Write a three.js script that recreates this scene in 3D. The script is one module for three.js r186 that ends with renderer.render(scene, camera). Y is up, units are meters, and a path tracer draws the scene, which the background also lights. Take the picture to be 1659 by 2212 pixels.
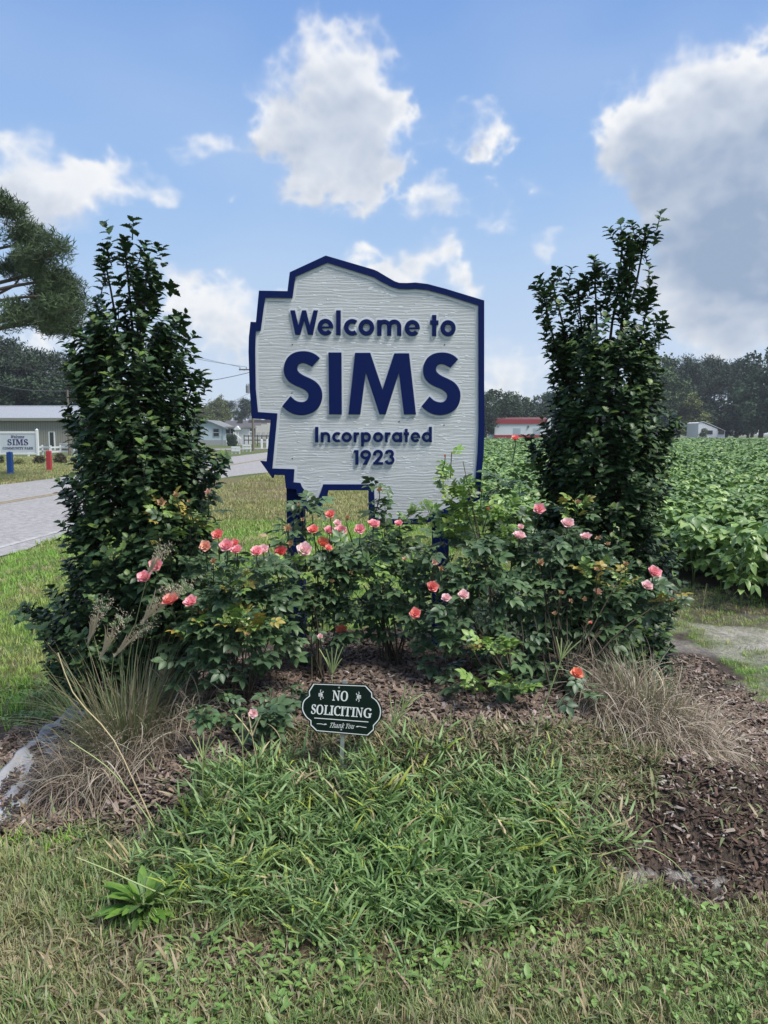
import * as THREE from 'three';
import { FontLoader } from 'three/addons/loaders/FontLoader.js';
import { TextGeometry } from 'three/addons/geometries/TextGeometry.js';
import { RoundedBoxGeometry } from 'three/addons/geometries/RoundedBoxGeometry.js';
import { mergeGeometries } from 'three/addons/utils/BufferGeometryUtils.js';
import { createNoise2D, createNoise3D } from 'simplex-noise';

// ---------------------------------------------------------------- camera, sky, sun, exposure
const EXPO = 3.1;
const scene = new THREE.Scene();
const renderer = new THREE.WebGLRenderer({ antialias: true });
renderer.toneMapping = THREE.LinearToneMapping;
renderer.toneMappingExposure = EXPO;
renderer.shadowMap.enabled = true;
const PITCH = 5.79 * Math.PI / 180, EYE = new THREE.Vector3(0, 1.6, 0);
const camera = new THREE.PerspectiveCamera(67.4, 768 / 1024, 0.05, 2000);
camera.position.copy(EYE);
camera.rotation.set(-PITCH, 0, 0);
scene.add(camera);

const sunDir = new THREE.Vector3(0.42, 0.86, 0.26).normalize();
const sun = new THREE.DirectionalLight(new THREE.Color(1.0, 0.955, 0.88), 1.5);
sun.name = 'sun';
sun.position.copy(sunDir).multiplyScalar(60);
sun.castShadow = true;
sun.shadow.radius = 42;
sun.shadow.mapSize.set(2048, 2048);
Object.assign(sun.shadow.camera, { left: -40, right: 40, top: 40, bottom: -40, near: 1, far: 160 });
scene.add(sun, sun.target);

// random numbers and noise, all seeded
function rngOf(seed) { let s = seed | 0; return () => { s = (s + 0x6d2b79f5) | 0; let t = Math.imul(s ^ (s >>> 15), 1 | s); t = (t + Math.imul(t ^ (t >>> 7), 61 | t)) ^ t; return ((t ^ (t >>> 14)) >>> 0) / 4294967296; }; }
const n2 = createNoise2D(rngOf(11)), n2b = createNoise2D(rngOf(29)), n3 = createNoise3D(rngOf(5));
const fbm = (x, y, o = 5) => { let s = 0, a = 0.5, f = 1; for (let i = 0; i < o; i++) { s += a * n2(x * f, y * f); a *= 0.5; f *= 2.03; } return s; };
const clamp = (x, a = 0, b = 1) => Math.min(b, Math.max(a, x));
const sstep = (a, b, x) => { const t = clamp((x - a) / (b - a)); return t * t * (3 - 2 * t); };
const lerp = (a, b, t) => a + (b - a) * t;
const V = (x, y, z) => new THREE.Vector3(x, y, z);

// picture coordinates (1659 x 2212) to rays and back
const FD = 1106 / Math.tan(33.7 * Math.PI / 180), CP = Math.cos(PITCH), SP = Math.sin(PITCH);
function ray(x, y) { const a = (x - 829.5) / FD, b = -(y - 1106) / FD; return V(a, b * CP - SP, -b * SP - CP).normalize(); }
function at(x, y, depth) { const d = ray(x, y); return EYE.clone().addScaledVector(d, depth / -d.z); }
function proj(p) { const x = p.x - EYE.x, y = p.y - EYE.y, z = p.z - EYE.z; const yy = y * CP - z * SP, zz = y * SP + z * CP; return zz > -0.05 ? [1e6, 1e6] : [829.5 + FD * x / -zz, 1106 - FD * yy / -zz]; }

// the sky: clear air paling to the horizon, with cumulus
(function makeSky() {
  const W = 4096, H = 2048, data = new Float32Array(W * H * 4);
  const lin = (c) => c.map((v) => Math.pow(v / 255, 2.2) / EXPO);
  const stops = [[0, lin([214, 227, 242])], [6, lin([198, 218, 243])], [12, lin([172, 203, 241])], [20, lin([147, 185, 236])], [30, lin([122, 162, 225])], [50, lin([100, 142, 211])], [90, lin([84, 126, 200])]];
  const air = (el) => { for (let i = 1; i < stops.length; i++) if (el <= stops[i][0]) { const t = (el - stops[i - 1][0]) / (stops[i][0] - stops[i - 1][0]); return stops[i - 1][1].map((v, c) => lerp(v, stops[i][1][c], t)); } return stops[stops.length - 1][1]; };
  const airTable = Array.from({ length: 901 }, (_, i) => air(i / 10));
  const white = lin([233, 238, 246]), grey = lin([154, 173, 200]), bright = lin([253, 253, 253]);
  const deg = 180 / Math.PI;
  const toSky = (x, y) => { const d = ray(x, y); return [Math.atan2(d.x, -d.z) * deg, Math.asin(d.y) * deg]; };
  // puffs [x, y, rx, ry, density, thickness] seen in the picture
  const puffs = [
    [735, 265, 92, 112, 1.2, 1.0], [645, 110, 40, 50, 0.95, .5], [735, 140, 55, 55, 1.0, .6], [600, 270, 75, 80, 1.0, .8], [845, 255, 80, 65, .75, .5], [760, 380, 75, 70, .9, .7], [690, 350, 80, 70, .9, .9], [790, 190, 55, 90, .9, .6],
    [60, 405, 130, 70, .9, .6], [170, 395, 75, 42, .8, .5], [50, 350, 50, 45, .7, .4], [60, 460, 90, 50, .55, .6], [325, 405, 66, 28, .8, .4], [375, 432, 40, 20, .7, .3],
    [440, 322, 50, 18, .55, .2], [945, 440, 58, 38, 1.05, .5], [930, 395, 45, 24, .6, .3], [1078, 480, 46, 32, .74, .4], [1155, 408, 34, 26, .58, .2], [1075, 402, 34, 30, .42, .2], [500, 410, 24, 18, .45, .2], [900, 560, 46, 32, .66, .3], [960, 550, 40, 32, .62, .3], [1010, 615, 52, 30, .62, .3], [1190, 530, 36, 24, .52, .2], [440, 318, 60, 26, .6, .2], [810, 605, 70, 34, .8, .3],
    [1040, 308, 74, 40, .95, 3.0], [1035, 238, 30, 16, .7, .3], [965, 548, 32, 22, .6, .3], [895, 565, 36, 22, .6, .3], [790, 575, 46, 34, .95, .4], [830, 600, 60, 30, .7, .3], [1015, 612, 40, 22, .6, .3], [1195, 530, 28, 16, .5, .2],
    [1330, 300, 46, 50, 1.0, .5], [1420, 250, 80, 60, 1.05, .8], [1480, 300, 110, 90, 1.2, 1.4], [1600, 215, 75, 80, 1.15, .9], [1600, 350, 120, 110, 1.2, 1.6], [1720, 320, 120, 150, 1.2, 1.4], [1480, 400, 80, 70, .8, 1.8], [1560, 500, 130, 90, 1.1, 2.3], [1680, 560, 140, 90, 1.1, 2.3], [1420, 405, 40, 30, .9, .4], [1490, 170, 26, 40, .6, .3],
    [1460, 590, 70, 60, 1.0, .6], [1440, 660, 55, 45, .9, .7], [1620, 690, 90, 35, .8, .5], [1600, 720, 60, 26, .8, .5], [1530, 720, 110, 50, .7, .4],
    [450, 660, 95, 60, .85, .6], [390, 620, 50, 40, .75, .4], [520, 690, 80, 50, .7, .5], [480, 740, 110, 55, .55, .6], [600, 625, 20, 14, .7, .2], [890, 614, 26, 10, .8, .2], [1090, 800, 95, 60, .75, .4], [1060, 850, 120, 60, .6, .4], [100, 680, 110, 60, .5, .4], [120, 760, 120, 50, .5, .4],
  ].map(([x, y, rx, ry, d, t]) => { const [a, e] = toSky(x, y); return { a, e, ra: rx / FD * deg, re: ry / FD * deg, d, t }; });
  // the same kind of cumulus all round, outside of the picture
  const r = rngOf(77);
  for (let k = 0; k < 150; k++) {
    const a0 = -180 + 360 * r(), e0 = 6 + 62 * Math.pow(r(), 1.3), size = 0.6 + 1.4 * r();
    if (Math.abs(a0) < 36 && e0 < 36) continue;
    for (let j = 0, m = 3 + Math.floor(4 * r()); j < m; j++) puffs.push({ a: a0 + (r() - .5) * 8 * size / Math.cos(e0 / deg), e: e0 + (r() - .5) * 4 * size, ra: (1.6 + 2.2 * r()) * size / Math.cos(e0 / deg), re: (1.2 + 1.7 * r()) * size, d: .75 + .45 * r(), t: .4 + 1.2 * r() });
  }
  const NB = 180, bins = Array.from({ length: NB }, () => []);
  for (const p of puffs) for (let b = 0; b < NB; b++) { let da = Math.abs((b + .5) * 2 - 180 - p.a); da = Math.min(da, 360 - da); if (da < p.ra * 2.1 + 3.5) bins[b].push(p); }
  const billow = (x, y) => { let v = 0, q = .5, f = 1; for (let i = 0; i < 5; i++) { v += q * Math.abs(n2(x * f + i * 7.1, y * f)); q *= .55; f *= 2.07; } return v; };
  const field = (a, e, bin) => {
    let s = 0, t = 0;
    for (const p of bin) {
      let da = a - p.a; if (da > 180) da -= 360; if (da < -180) da += 360;
      const q = (da * da) / (p.ra * p.ra) + (e - p.e) * (e - p.e) / (p.re * p.re);
      if (q < 4.4) { const g = Math.exp(-q * 0.9) * p.d; s += g; t += g * p.t; }
    }
    return [s, t];
  };
  for (let row = 0; row < H; row++) {
    const el = (row + .5) / H * 180 - 90, base = airTable[Math.round(clamp(el, 0, 90) * 10)];
    for (let col = 0; col < W; col++) {
      const i = (row * W + col) * 4; data[i + 3] = 1;
      if (el < -0.3) { data[i] = .1; data[i + 1] = .105; data[i + 2] = .085; continue; }
      let az = ((col + .5) / W - .5) * 360 + 90; if (az > 180) az -= 360;
      const bin = bins[Math.min(NB - 1, Math.floor((az + 180) / 2))];
      const haze = clamp((n2b(az * .03, el * .09) + n2(az * .09 + 9, el * .2) * .4) * .5 + .18) * .16 * sstep(0, 10, el);
      let R = lerp(base[0], white[0], haze), G = lerp(base[1], white[1], haze), B = lerp(base[2], white[2], haze);
      if (bin.length) {
        const [s0] = field(az, el, bin);
        if (s0 > .06) {
          const wa = fbm(az * .16 + 3, el * .22, 3), wb = fbm(az * .16 - 7, el * .22 + 5, 3);
          const a1 = az + wa * 1.7, e1 = el + wb * 1.5, [s, t] = field(a1, e1, bin), bump = billow(az * .34, el * .42), soft = clamp(.5 + n2b(az * .12, el * .16 + 30) * .8);
          const den = s * .98 - .6 * bump + .02, wide = lerp(.4, 1.15, soft), alpha = Math.max(sstep(.3 - wide * .25, .3 + wide, den), .3 * sstep(.1, 1, s - bump * .3)) * clamp(s * 2);
          if (alpha > .002) {
            const [up, tu] = field(a1 + .7, e1 + 1.7, bin), k = clamp((t + tu) / (s + up) * .5, .15, 1);
            const shade = sstep(.25, 1.35, up) * k * 1.05 + (bump - .32) * .2 + fbm(az * .13 + 8, el * .2, 3) * .38 - .04, glow = clamp(1.3 - den * .7 - (bump - .3) * .9);
            for (let c = 0; c < 3; c++) { let v = lerp(white[c], bright[c], glow); v = lerp(v, grey[c], clamp(shade)); const v0 = c === 0 ? R : c === 1 ? G : B, o = lerp(v0, v, alpha * .97); if (c === 0) R = o; else if (c === 1) G = o; else B = o; }
          }
        }
      }
      data[i] = R; data[i + 1] = G; data[i + 2] = B;
    }
  }
  const t = new THREE.DataTexture(data, W, H, THREE.RGBAFormat, THREE.FloatType);
  t.mapping = THREE.EquirectangularReflectionMapping; t.magFilter = THREE.LinearFilter; t.minFilter = THREE.LinearFilter; t.needsUpdate = true;
  scene.background = t; scene.environment = t;
})();

// ---------------------------------------------------------------- helpers
const taken = new Map();
function numbered(name) { const k = taken.get(name) ?? 0; taken.set(name, k + 1); return k ? name + '_' + String(k).padStart(3, '0') : name; }
function tag(o, label, category, group, kind) { o.userData.label = label; o.userData.category = category; if (group) o.userData.group = group; if (kind) o.userData.kind = kind; return o; }
function thing(name, pos, label, category, group) { const o = new THREE.Group(); o.name = numbered(name); o.position.copy(pos); scene.add(o); return tag(o, label, category, group); }
function part(name, geo, mat, parent) { const m = new THREE.Mesh(geo, mat); m.name = name; m.castShadow = m.receiveShadow = true; parent.add(m); return m; }
function structure(name, geo, mat, label) { const m = part(numbered(name), geo, mat, scene); m.userData.kind = 'structure'; m.userData.label = label; m.userData.category = name.split('_').pop(); return m; }
function copy(o, pos, turn, scale, label) { const c = o.clone(); c.name = numbered(o.name.replace(/_\d{3}$/, '')); c.userData = { ...o.userData }; if (label) c.userData.label = label; c.position.copy(pos); c.rotation.y = turn; if (scale) c.scale.copy(scale.isVector3 ? scale : V(scale, scale, scale)); scene.add(c); return c; }
const rgb = (r, g, b) => new THREE.Color().setRGB(r, g, b);
const mat = (r, g, b, rough = .8, extra = {}) => new THREE.MeshStandardMaterial({ color: rgb(r, g, b), roughness: rough, ...extra });
const leafMat = (r, g, b, rough = .5, through = .25) => new THREE.MeshPhysicalMaterial({ color: rgb(r, g, b), roughness: rough, transmission: through, thickness: 0, side: THREE.DoubleSide });
function box(w, h, d, x = 0, y = 0, z = 0) { return new THREE.BoxGeometry(w, h, d).translate(x, y, z); }
function rbox(w, h, d, r, x = 0, y = 0, z = 0) { return new RoundedBoxGeometry(w, h, d, 2, r).translate(x, y, z); }
function tube(pts, r, sides = 6, segs) { return new THREE.TubeGeometry(new THREE.CatmullRomCurve3(pts), segs ?? Math.max(3, pts.length * 3), r, sides, false); }
// a limb that tapers from r0 to r1
function limb(pts, r0, r1, sides = 6, segs = 8) {
  const c = new THREE.CatmullRomCurve3(pts), g = new THREE.TubeGeometry(c, segs, 1, sides, false), p = g.attributes.position, q = V(0, 0, 0);
  for (let i = 0; i <= segs; i++) { const o = c.getPointAt(i / segs), r = lerp(r0, r1, i / segs); for (let j = 0; j <= sides; j++) { const k = i * (sides + 1) + j; q.fromBufferAttribute(p, k).sub(o).multiplyScalar(r).add(o); p.setXYZ(k, q.x, q.y, q.z); } }
  g.computeVertexNormals();
  return g;
}
class Build {   // collects loose triangles into one geometry
  constructor() { this.p = []; this.i = []; }
  strip(rows) { const b = this.p.length / 3, w = rows[0].length; for (const r of rows) for (const v of r) this.p.push(v.x, v.y, v.z); for (let a = 0; a < rows.length - 1; a++) for (let k = 0; k < w - 1; k++) { const o = b + a * w + k; this.i.push(o, o + 1, o + w, o + 1, o + w + 1, o + w); } return this; }
  tri(a, b, c) { const o = this.p.length / 3; for (const v of [a, b, c]) this.p.push(v.x, v.y, v.z); this.i.push(o, o + 1, o + 2); return this; }
  add(g, m) { const q = g.attributes.position, o = this.p.length / 3, v = V(0, 0, 0); for (let k = 0; k < q.count; k++) { v.fromBufferAttribute(q, k).applyMatrix4(m); this.p.push(v.x, v.y, v.z); } const x = g.index; if (x) for (let k = 0; k < x.count; k++) this.i.push(o + x.getX(k)); else for (let k = 0; k < q.count; k++) this.i.push(o + k); return this; }
  done() { const g = new THREE.BufferGeometry(); g.setAttribute('position', new THREE.Float32BufferAttribute(this.p, 3)); g.setIndex(this.i); g.computeVertexNormals(); return g; }
}
const M4 = () => new THREE.Matrix4();
// a frame whose y runs along dir and whose z leans to face
function frame(pos, dir, face, sx, sy = sx, sz = sx) {
  const y = dir.clone().normalize(), x = V(0, 0, 0).crossVectors(y, face); if (x.lengthSq() < 1e-6) x.set(1, 0, 0); x.normalize();
  const z = V(0, 0, 0).crossVectors(x, y);
  return M4().makeBasis(x.multiplyScalar(sx), y.multiplyScalar(sy), z.multiplyScalar(sz)).setPosition(pos);
}
function instances(name, geo, material, list, parent = scene) {   // list of [matrix, colour]
  const m = new THREE.InstancedMesh(geo, material, list.length); m.name = name; m.castShadow = m.receiveShadow = true; m.userData.kind = 'stuff';
  list.forEach(([a, c], k) => { m.setMatrixAt(k, a); if (c) m.setColorAt(k, c); });
  parent.add(m); return m;
}
function vary(c, r, amount = .25) { const k = 1 + (r() - .5) * 2 * amount; return rgb(c[0] * k * (1 + (r() - .5) * amount * .6), c[1] * k, c[2] * k * (1 + (r() - .5) * amount * .6)); }
function mixc(a, b, t) { return [lerp(a[0], b[0], t), lerp(a[1], b[1], t), lerp(a[2], b[2], t)]; }
// a leaf along +y facing +z: half widths along its length, folded at the midrib and curling back
function leaf(prof, w, fold, curl) {
  const b = new Build();
  b.strip(prof.map(([t, h]) => { const z = -curl * t * t, f = fold * h * w; return [V(-h * w, t, z + f), V(0, t, z), V(h * w, t, z + f)]; }));
  return b.done();
}
function blade(len, w, bend, segs = 4, fold = .15) {
  const rows = []; for (let i = 0; i <= segs; i++) { const t = i / segs, a = bend * t, h = w * (t < .15 ? .75 + t * 1.6 : 1) * (1 - Math.pow(t, 2.2)) * .5 + .0002; const y = bend ? len * Math.sin(a) / bend : len * t, z = bend ? len * (1 - Math.cos(a)) / bend : 0; rows.push([V(-h, y, z + h * fold), V(h, y, z + h * fold)]); }
  return new Build().strip(rows).done();
}
// tileable grain for surfaces, as a texture of brightness variation round 1
function grain(size, seed, fn, srgb = true) {
  const d = new Uint8Array(size * size * 4);
  for (let y = 0; y < size; y++) for (let x = 0; x < size; x++) { const v = fn(x / size, y / size); const i = (y * size + x) * 4; for (let c = 0; c < 3; c++) d[i + c] = clamp(Array.isArray(v) ? v[c] : v) * 255; d[i + 3] = 255; }
  const t = new THREE.DataTexture(d, size, size); t.wrapS = t.wrapT = THREE.RepeatWrapping; t.magFilter = THREE.LinearFilter; if (srgb) t.colorSpace = THREE.SRGBColorSpace; t.needsUpdate = true; return t;
}
const tile = (u, v, f, o = 0) => n3(Math.cos(u * 6.2832) * f, Math.sin(u * 6.2832) * f + o, 0) * .0 + (() => { const a = u * 6.2832, b = v * 6.2832; return n3(Math.cos(a) * f + o, Math.sin(a) * f + Math.cos(b) * f * .73, Math.sin(b) * f * .73); })();

// ---------------------------------------------------------------- the lie of the land
function mound(x, z) {
  const dz = z + 3.75, rz = dz > 0 ? 1.62 : 1.75, dx = x - .1, rx = dx < 0 ? 1.78 : 1.95;
  const t = Math.sqrt((dx / rx) ** 2 + (dz / rz) ** 2) + n2(x * 1.3, z * 1.3) * .05;
  return .42 * (1 - sstep(.38, 1.02, t));
}
function pile(x, z) { const t = Math.hypot((x - 1.55) / .75, (z + 2.85) / .48); return (.11 + n2(x * 5, z * 5) * .035) * (1 - sstep(.35, 1, t)); }
function H(x, z) {
  const m = mound(x, z), near = Math.abs(x) < 4 && z > -7;
  return m + pile(x, z) + (near ? n2(x * 3, z * 3) * .012 + n2b(x * 9, z * 9) * .005 : 0) + (z < -12 && z > -34 ? .22 * Math.exp(-(((x + 3.4) / 1.6) ** 2)) * sstep(-12, -17, z) * (1 - sstep(-24, -34, z) * 1) : 0);
}
function hit(x, y) { const d = ray(x, y); let t = .5; for (let k = 0; k < 4000; k++) { const p = EYE.clone().addScaledVector(d, t); const g = p.y - H(p.x, p.z); if (g < .002) return p; t += Math.max(.002, g * .6); if (t > 900) break; } return EYE.clone().addScaledVector(d, t); }
function onGround(x, z) { return V(x, H(x, z), z); }
const inPoly = (pts, x, y) => { let c = false; for (let i = 0, j = pts.length - 1; i < pts.length; j = i++) { const [xi, yi] = pts[i], [xj, yj] = pts[j]; if ((yi > y) !== (yj > y) && x < (xj - xi) * (y - yi) / (yj - yi) + xi) c = !c; } return c; };

// where mulch, long grass and lawn lie, as outlines in the picture traced on the ground
const MULCH = [[-300, 1580], [130, 1560], [220, 1440], [420, 1400], [640, 1380], [900, 1370], [1200, 1370], [1450, 1360], [1530, 1400], [1659, 1530], [1950, 1680], [2000, 2020], [1640, 1955], [1500, 1965], [1345, 1900], [1285, 1850], [1300, 1790], [1400, 1720], [1330, 1660], [1100, 1620], [900, 1590], [620, 1610], [440, 1650], [420, 1730], [330, 1765], [100, 1795], [-300, 1830]];
const CRAB = [[430, 1700], [520, 1660], [640, 1650], [800, 1650], [1000, 1660], [1110, 1660], [1230, 1740], [1290, 1830], [1270, 1900], [1090, 1985], [860, 2035], [700, 2015], [560, 1985], [390, 1950], [340, 1850]];
const THATCH = [[180, 1990], [480, 2000], [700, 2020], [900, 2050], [1100, 2000], [1300, 1960], [1340, 1990], [1150, 2060], [900, 2110], [640, 2110], [330, 2110], [200, 2070]];
const SANDS = [[[1345, 1885], [1400, 1872], [1450, 1880], [1420, 1910], [1370, 1925]], [[1440, 1880], [1490, 1880], [1510, 1900], [1460, 1905]], [[1490, 1900], [1560, 1890], [1565, 1915], [1500, 1922]]];
function zone(x, z) {   // [mulch, crab, thatch, sand] membership with ragged edges
  const p = onGround(x, z), j = n2(x * 5, z * 5) * 26 + n2b(x * 15, z * 15) * 12, [X, Y] = proj(p), k = n2(x * 6 + 40, z * 6) * 18;
  if (z > -1.2 || z < -6.6 || Math.abs(x) > 3.2) return [0, 0, 0, 0];
  return [inPoly(MULCH, X + j, Y + k) ? 1 : 0, inPoly(CRAB, X + j, Y + k) ? 1 : 0, inPoly(THATCH, X + j, Y + k) ? 1 : 0, SANDS.some((s) => inPoly(s, X + j * .3, Y + k * .3)) ? 1 : 0];
}
// the road runs 2.4 degrees to the right of straight ahead
const RD = Math.tan(2.4 * Math.PI / 180), roadX = (off, z) => off - z * RD * 1;
const ROAD_NEAR = -5.42, ROAD_FAR = -13.1;
const FIELD = [[1.15, -11], [3.2, -8.6], [3.75, -7.1], [5.5, -5.2], [40, 4], [160, 4], [160, -152], [2, -152]];   // edge of the bean field
const inField = (x, z) => inPoly(FIELD, x, z);
// ---------------------------------------------------------------- ground, road, drive, field soil
const soilTex = grain(512, 1, (u, v) => { const a = tile(u, v, 3), b = tile(u, v, 11, 4), c = tile(u, v, 40, 9); const k = .78 + a * .1 + b * .13 + c * .16; return [k, k, k]; });
const soilBump = grain(512, 2, (u, v) => .5 + tile(u, v, 14, 2) * .25 + tile(u, v, 45, 7) * .25, false);
(function ground() {
  const line = (lo, hi, step, from, to, grow) => { const a = []; for (let s = lo; s < hi; s += step) a.push(s); a.push(hi); let d = step, s = hi; while (s < to) { d *= grow; s += d; a.push(Math.min(s, to)); } d = step; s = lo; while (s > from) { d *= grow; s -= d; a.unshift(Math.max(s, from)); } return a; };
  const xs = line(-3.2, 3.2, .03, -420, 420, 1.09), zs = line(-6.5, -1.3, .03, -560, 60, 1.09);
  const pos = [], col = [], uv = [], idx = [];
  const green = [.12, .19, .04], dry = [.3, .25, .11], mulch = [.08, .058, .044], sand = [.62, .57, .5], soil = [.12, .09, .065];
  for (const z of zs) for (const x of xs) {
    const y = H(x, z); pos.push(x, y, z); uv.push(x / .9, z / .9);
    let c = mixc(green, dry, clamp(.22 + fbm(x * .35, z * .35, 4) * .7));
    if (z < -13 && z > -27) { const t = Math.exp(-(((x + 3.6 - (z + 19) * .16) / 1.9) ** 2) - (((z + 19.5) / 3.2) ** 2)) * 1.5 + fbm(x * .6, z * .6, 3) * .4; c = mixc(c, [.2, .145, .085], clamp(t)); c = mixc(c, dry, clamp(.9 * sstep(-14, -18, z) + fbm(x, z * .7, 3) * .5) * .75); }
    if (z > -6.6 && z < -1.2 && Math.abs(x) < 3.2) {
      const [m, cr, th, sd] = zone(x, z);
      if (z > -2.6) c = mixc(c, [.16, .14, .07], .5);
      if (cr) c = [.05, .06, .025];
      if (th) c = [.15, .105, .065];
      if (m || mound(x, z) > .06 && !cr && !th && z < -2.5 && Math.hypot(x, 0) < 2) c = mixc(mulch, [.13, .095, .07], clamp(.4 + n2(x * 7, z * 7) * .6));
      if (sd) c = [.42, .39, .36];
    }
    const s = clamp(1.25 - Math.hypot((x - 3.35) / 1.0, (z + 5.8) / .75) + n2(x * 2.2, z * 2.2) * .4) + .35 * clamp(1 - Math.hypot((x - 2.4) / .5, (z + 4.6) / .35) + n2(x * 4, z * 4) * .5);
    c = mixc(c, sand, clamp(s));
    if (z < -4 && z > -160 && inField(x + .5, z - .3)) c = soil;
    if (Math.hypot(x - 3.4, z + 7.5) < 1.3) c = mixc(c, soil, .7);
    col.push(...c);
  }
  const w = xs.length; for (let a = 0; a < zs.length - 1; a++) for (let b = 0; b < w - 1; b++) { const o = a * w + b; idx.push(o, o + w, o + 1, o + 1, o + w, o + w + 1); }
  const g = new THREE.BufferGeometry(); g.setAttribute('position', new THREE.Float32BufferAttribute(pos, 3)); g.setAttribute('color', new THREE.Float32BufferAttribute(col, 3)); g.setAttribute('uv', new THREE.Float32BufferAttribute(uv, 2)); g.setIndex(idx); g.computeVertexNormals();
  structure('ground', g, new THREE.MeshStandardMaterial({ vertexColors: true, map: soilTex, bumpMap: soilBump, bumpScale: .012, roughness: 1 }), 'grassy ground with a low mulched mound');
})();
const asphaltTex = grain(512, 3, (u, v) => { const a = tile(u, v, 2.5, 1), b = tile(u, v, 9, 3), c = tile(u, v, 60, 5); const k = .8 + a * .07 + b * .06 + c * .12; return [k, k * .995, k]; });
function sheet(offL, offR, z0, z1, y, step = 4, wob = 0) {
  const p = [], u = [], i = []; let n = 0;
  for (let z = z0; z >= z1; z -= step) { const w = wob ? n2(z * .9, offL) * wob : 0, w2 = wob ? n2(z * 1.1, offR + 5) * wob : 0; const a = roadX(offL, z) + w, b = roadX(offR, z) + w2; p.push(a, y, z, b, y, z); u.push(a / 2.2, z / 2.2, b / 2.2, z / 2.2); if (n) { const o = (n - 1) * 2; i.push(o, o + 1, o + 2, o + 1, o + 3, o + 2); } n++; }
  const g = new THREE.BufferGeometry(); g.setAttribute('position', new THREE.Float32BufferAttribute(p, 3)); g.setAttribute('uv', new THREE.Float32BufferAttribute(u, 2)); g.setIndex(i); g.computeVertexNormals(); return g;
}
structure('road', sheet(ROAD_FAR, ROAD_NEAR, 30, -330, .012, .5, .09), mat(.5, .485, .475, .9, { map: asphaltTex, bumpMap: soilBump, bumpScale: .004 }), 'pale grey asphalt country road');
structure('road_edge_line', sheet(-5.92, -5.8, 30, -330, .017), mat(.62, .62, .6, .8, { map: asphaltTex }), 'white painted line along the road edge');
for (const o of [-9.72, -9.52]) structure('road_centre_line', sheet(o - .06, o + .06, 30, -330, .017), mat(.45, .36, .2, .85, { map: asphaltTex }), 'faded yellow painted line in the middle of the road');
(function drive() {   // pale lot beyond the road
  const a = hit(400, 975), b = hit(640, 968.5), c = hit(640, 966.2), d = hit(400, 970.4);
  const g = new THREE.BufferGeometry(); const q = [a, b, c, d].flatMap((p) => [p.x, .02, p.z]); g.setAttribute('position', new THREE.Float32BufferAttribute(q, 3)); g.setAttribute('uv', new THREE.Float32BufferAttribute([a, b, c, d].flatMap((p) => [p.x / 3, p.z / 3]), 2)); g.setIndex([0, 1, 2, 0, 2, 3]); g.computeVertexNormals();
  structure('driveway', g, mat(.4, .38, .36, .9, { map: asphaltTex }), 'pale driveway beyond the road');
})();

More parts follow.
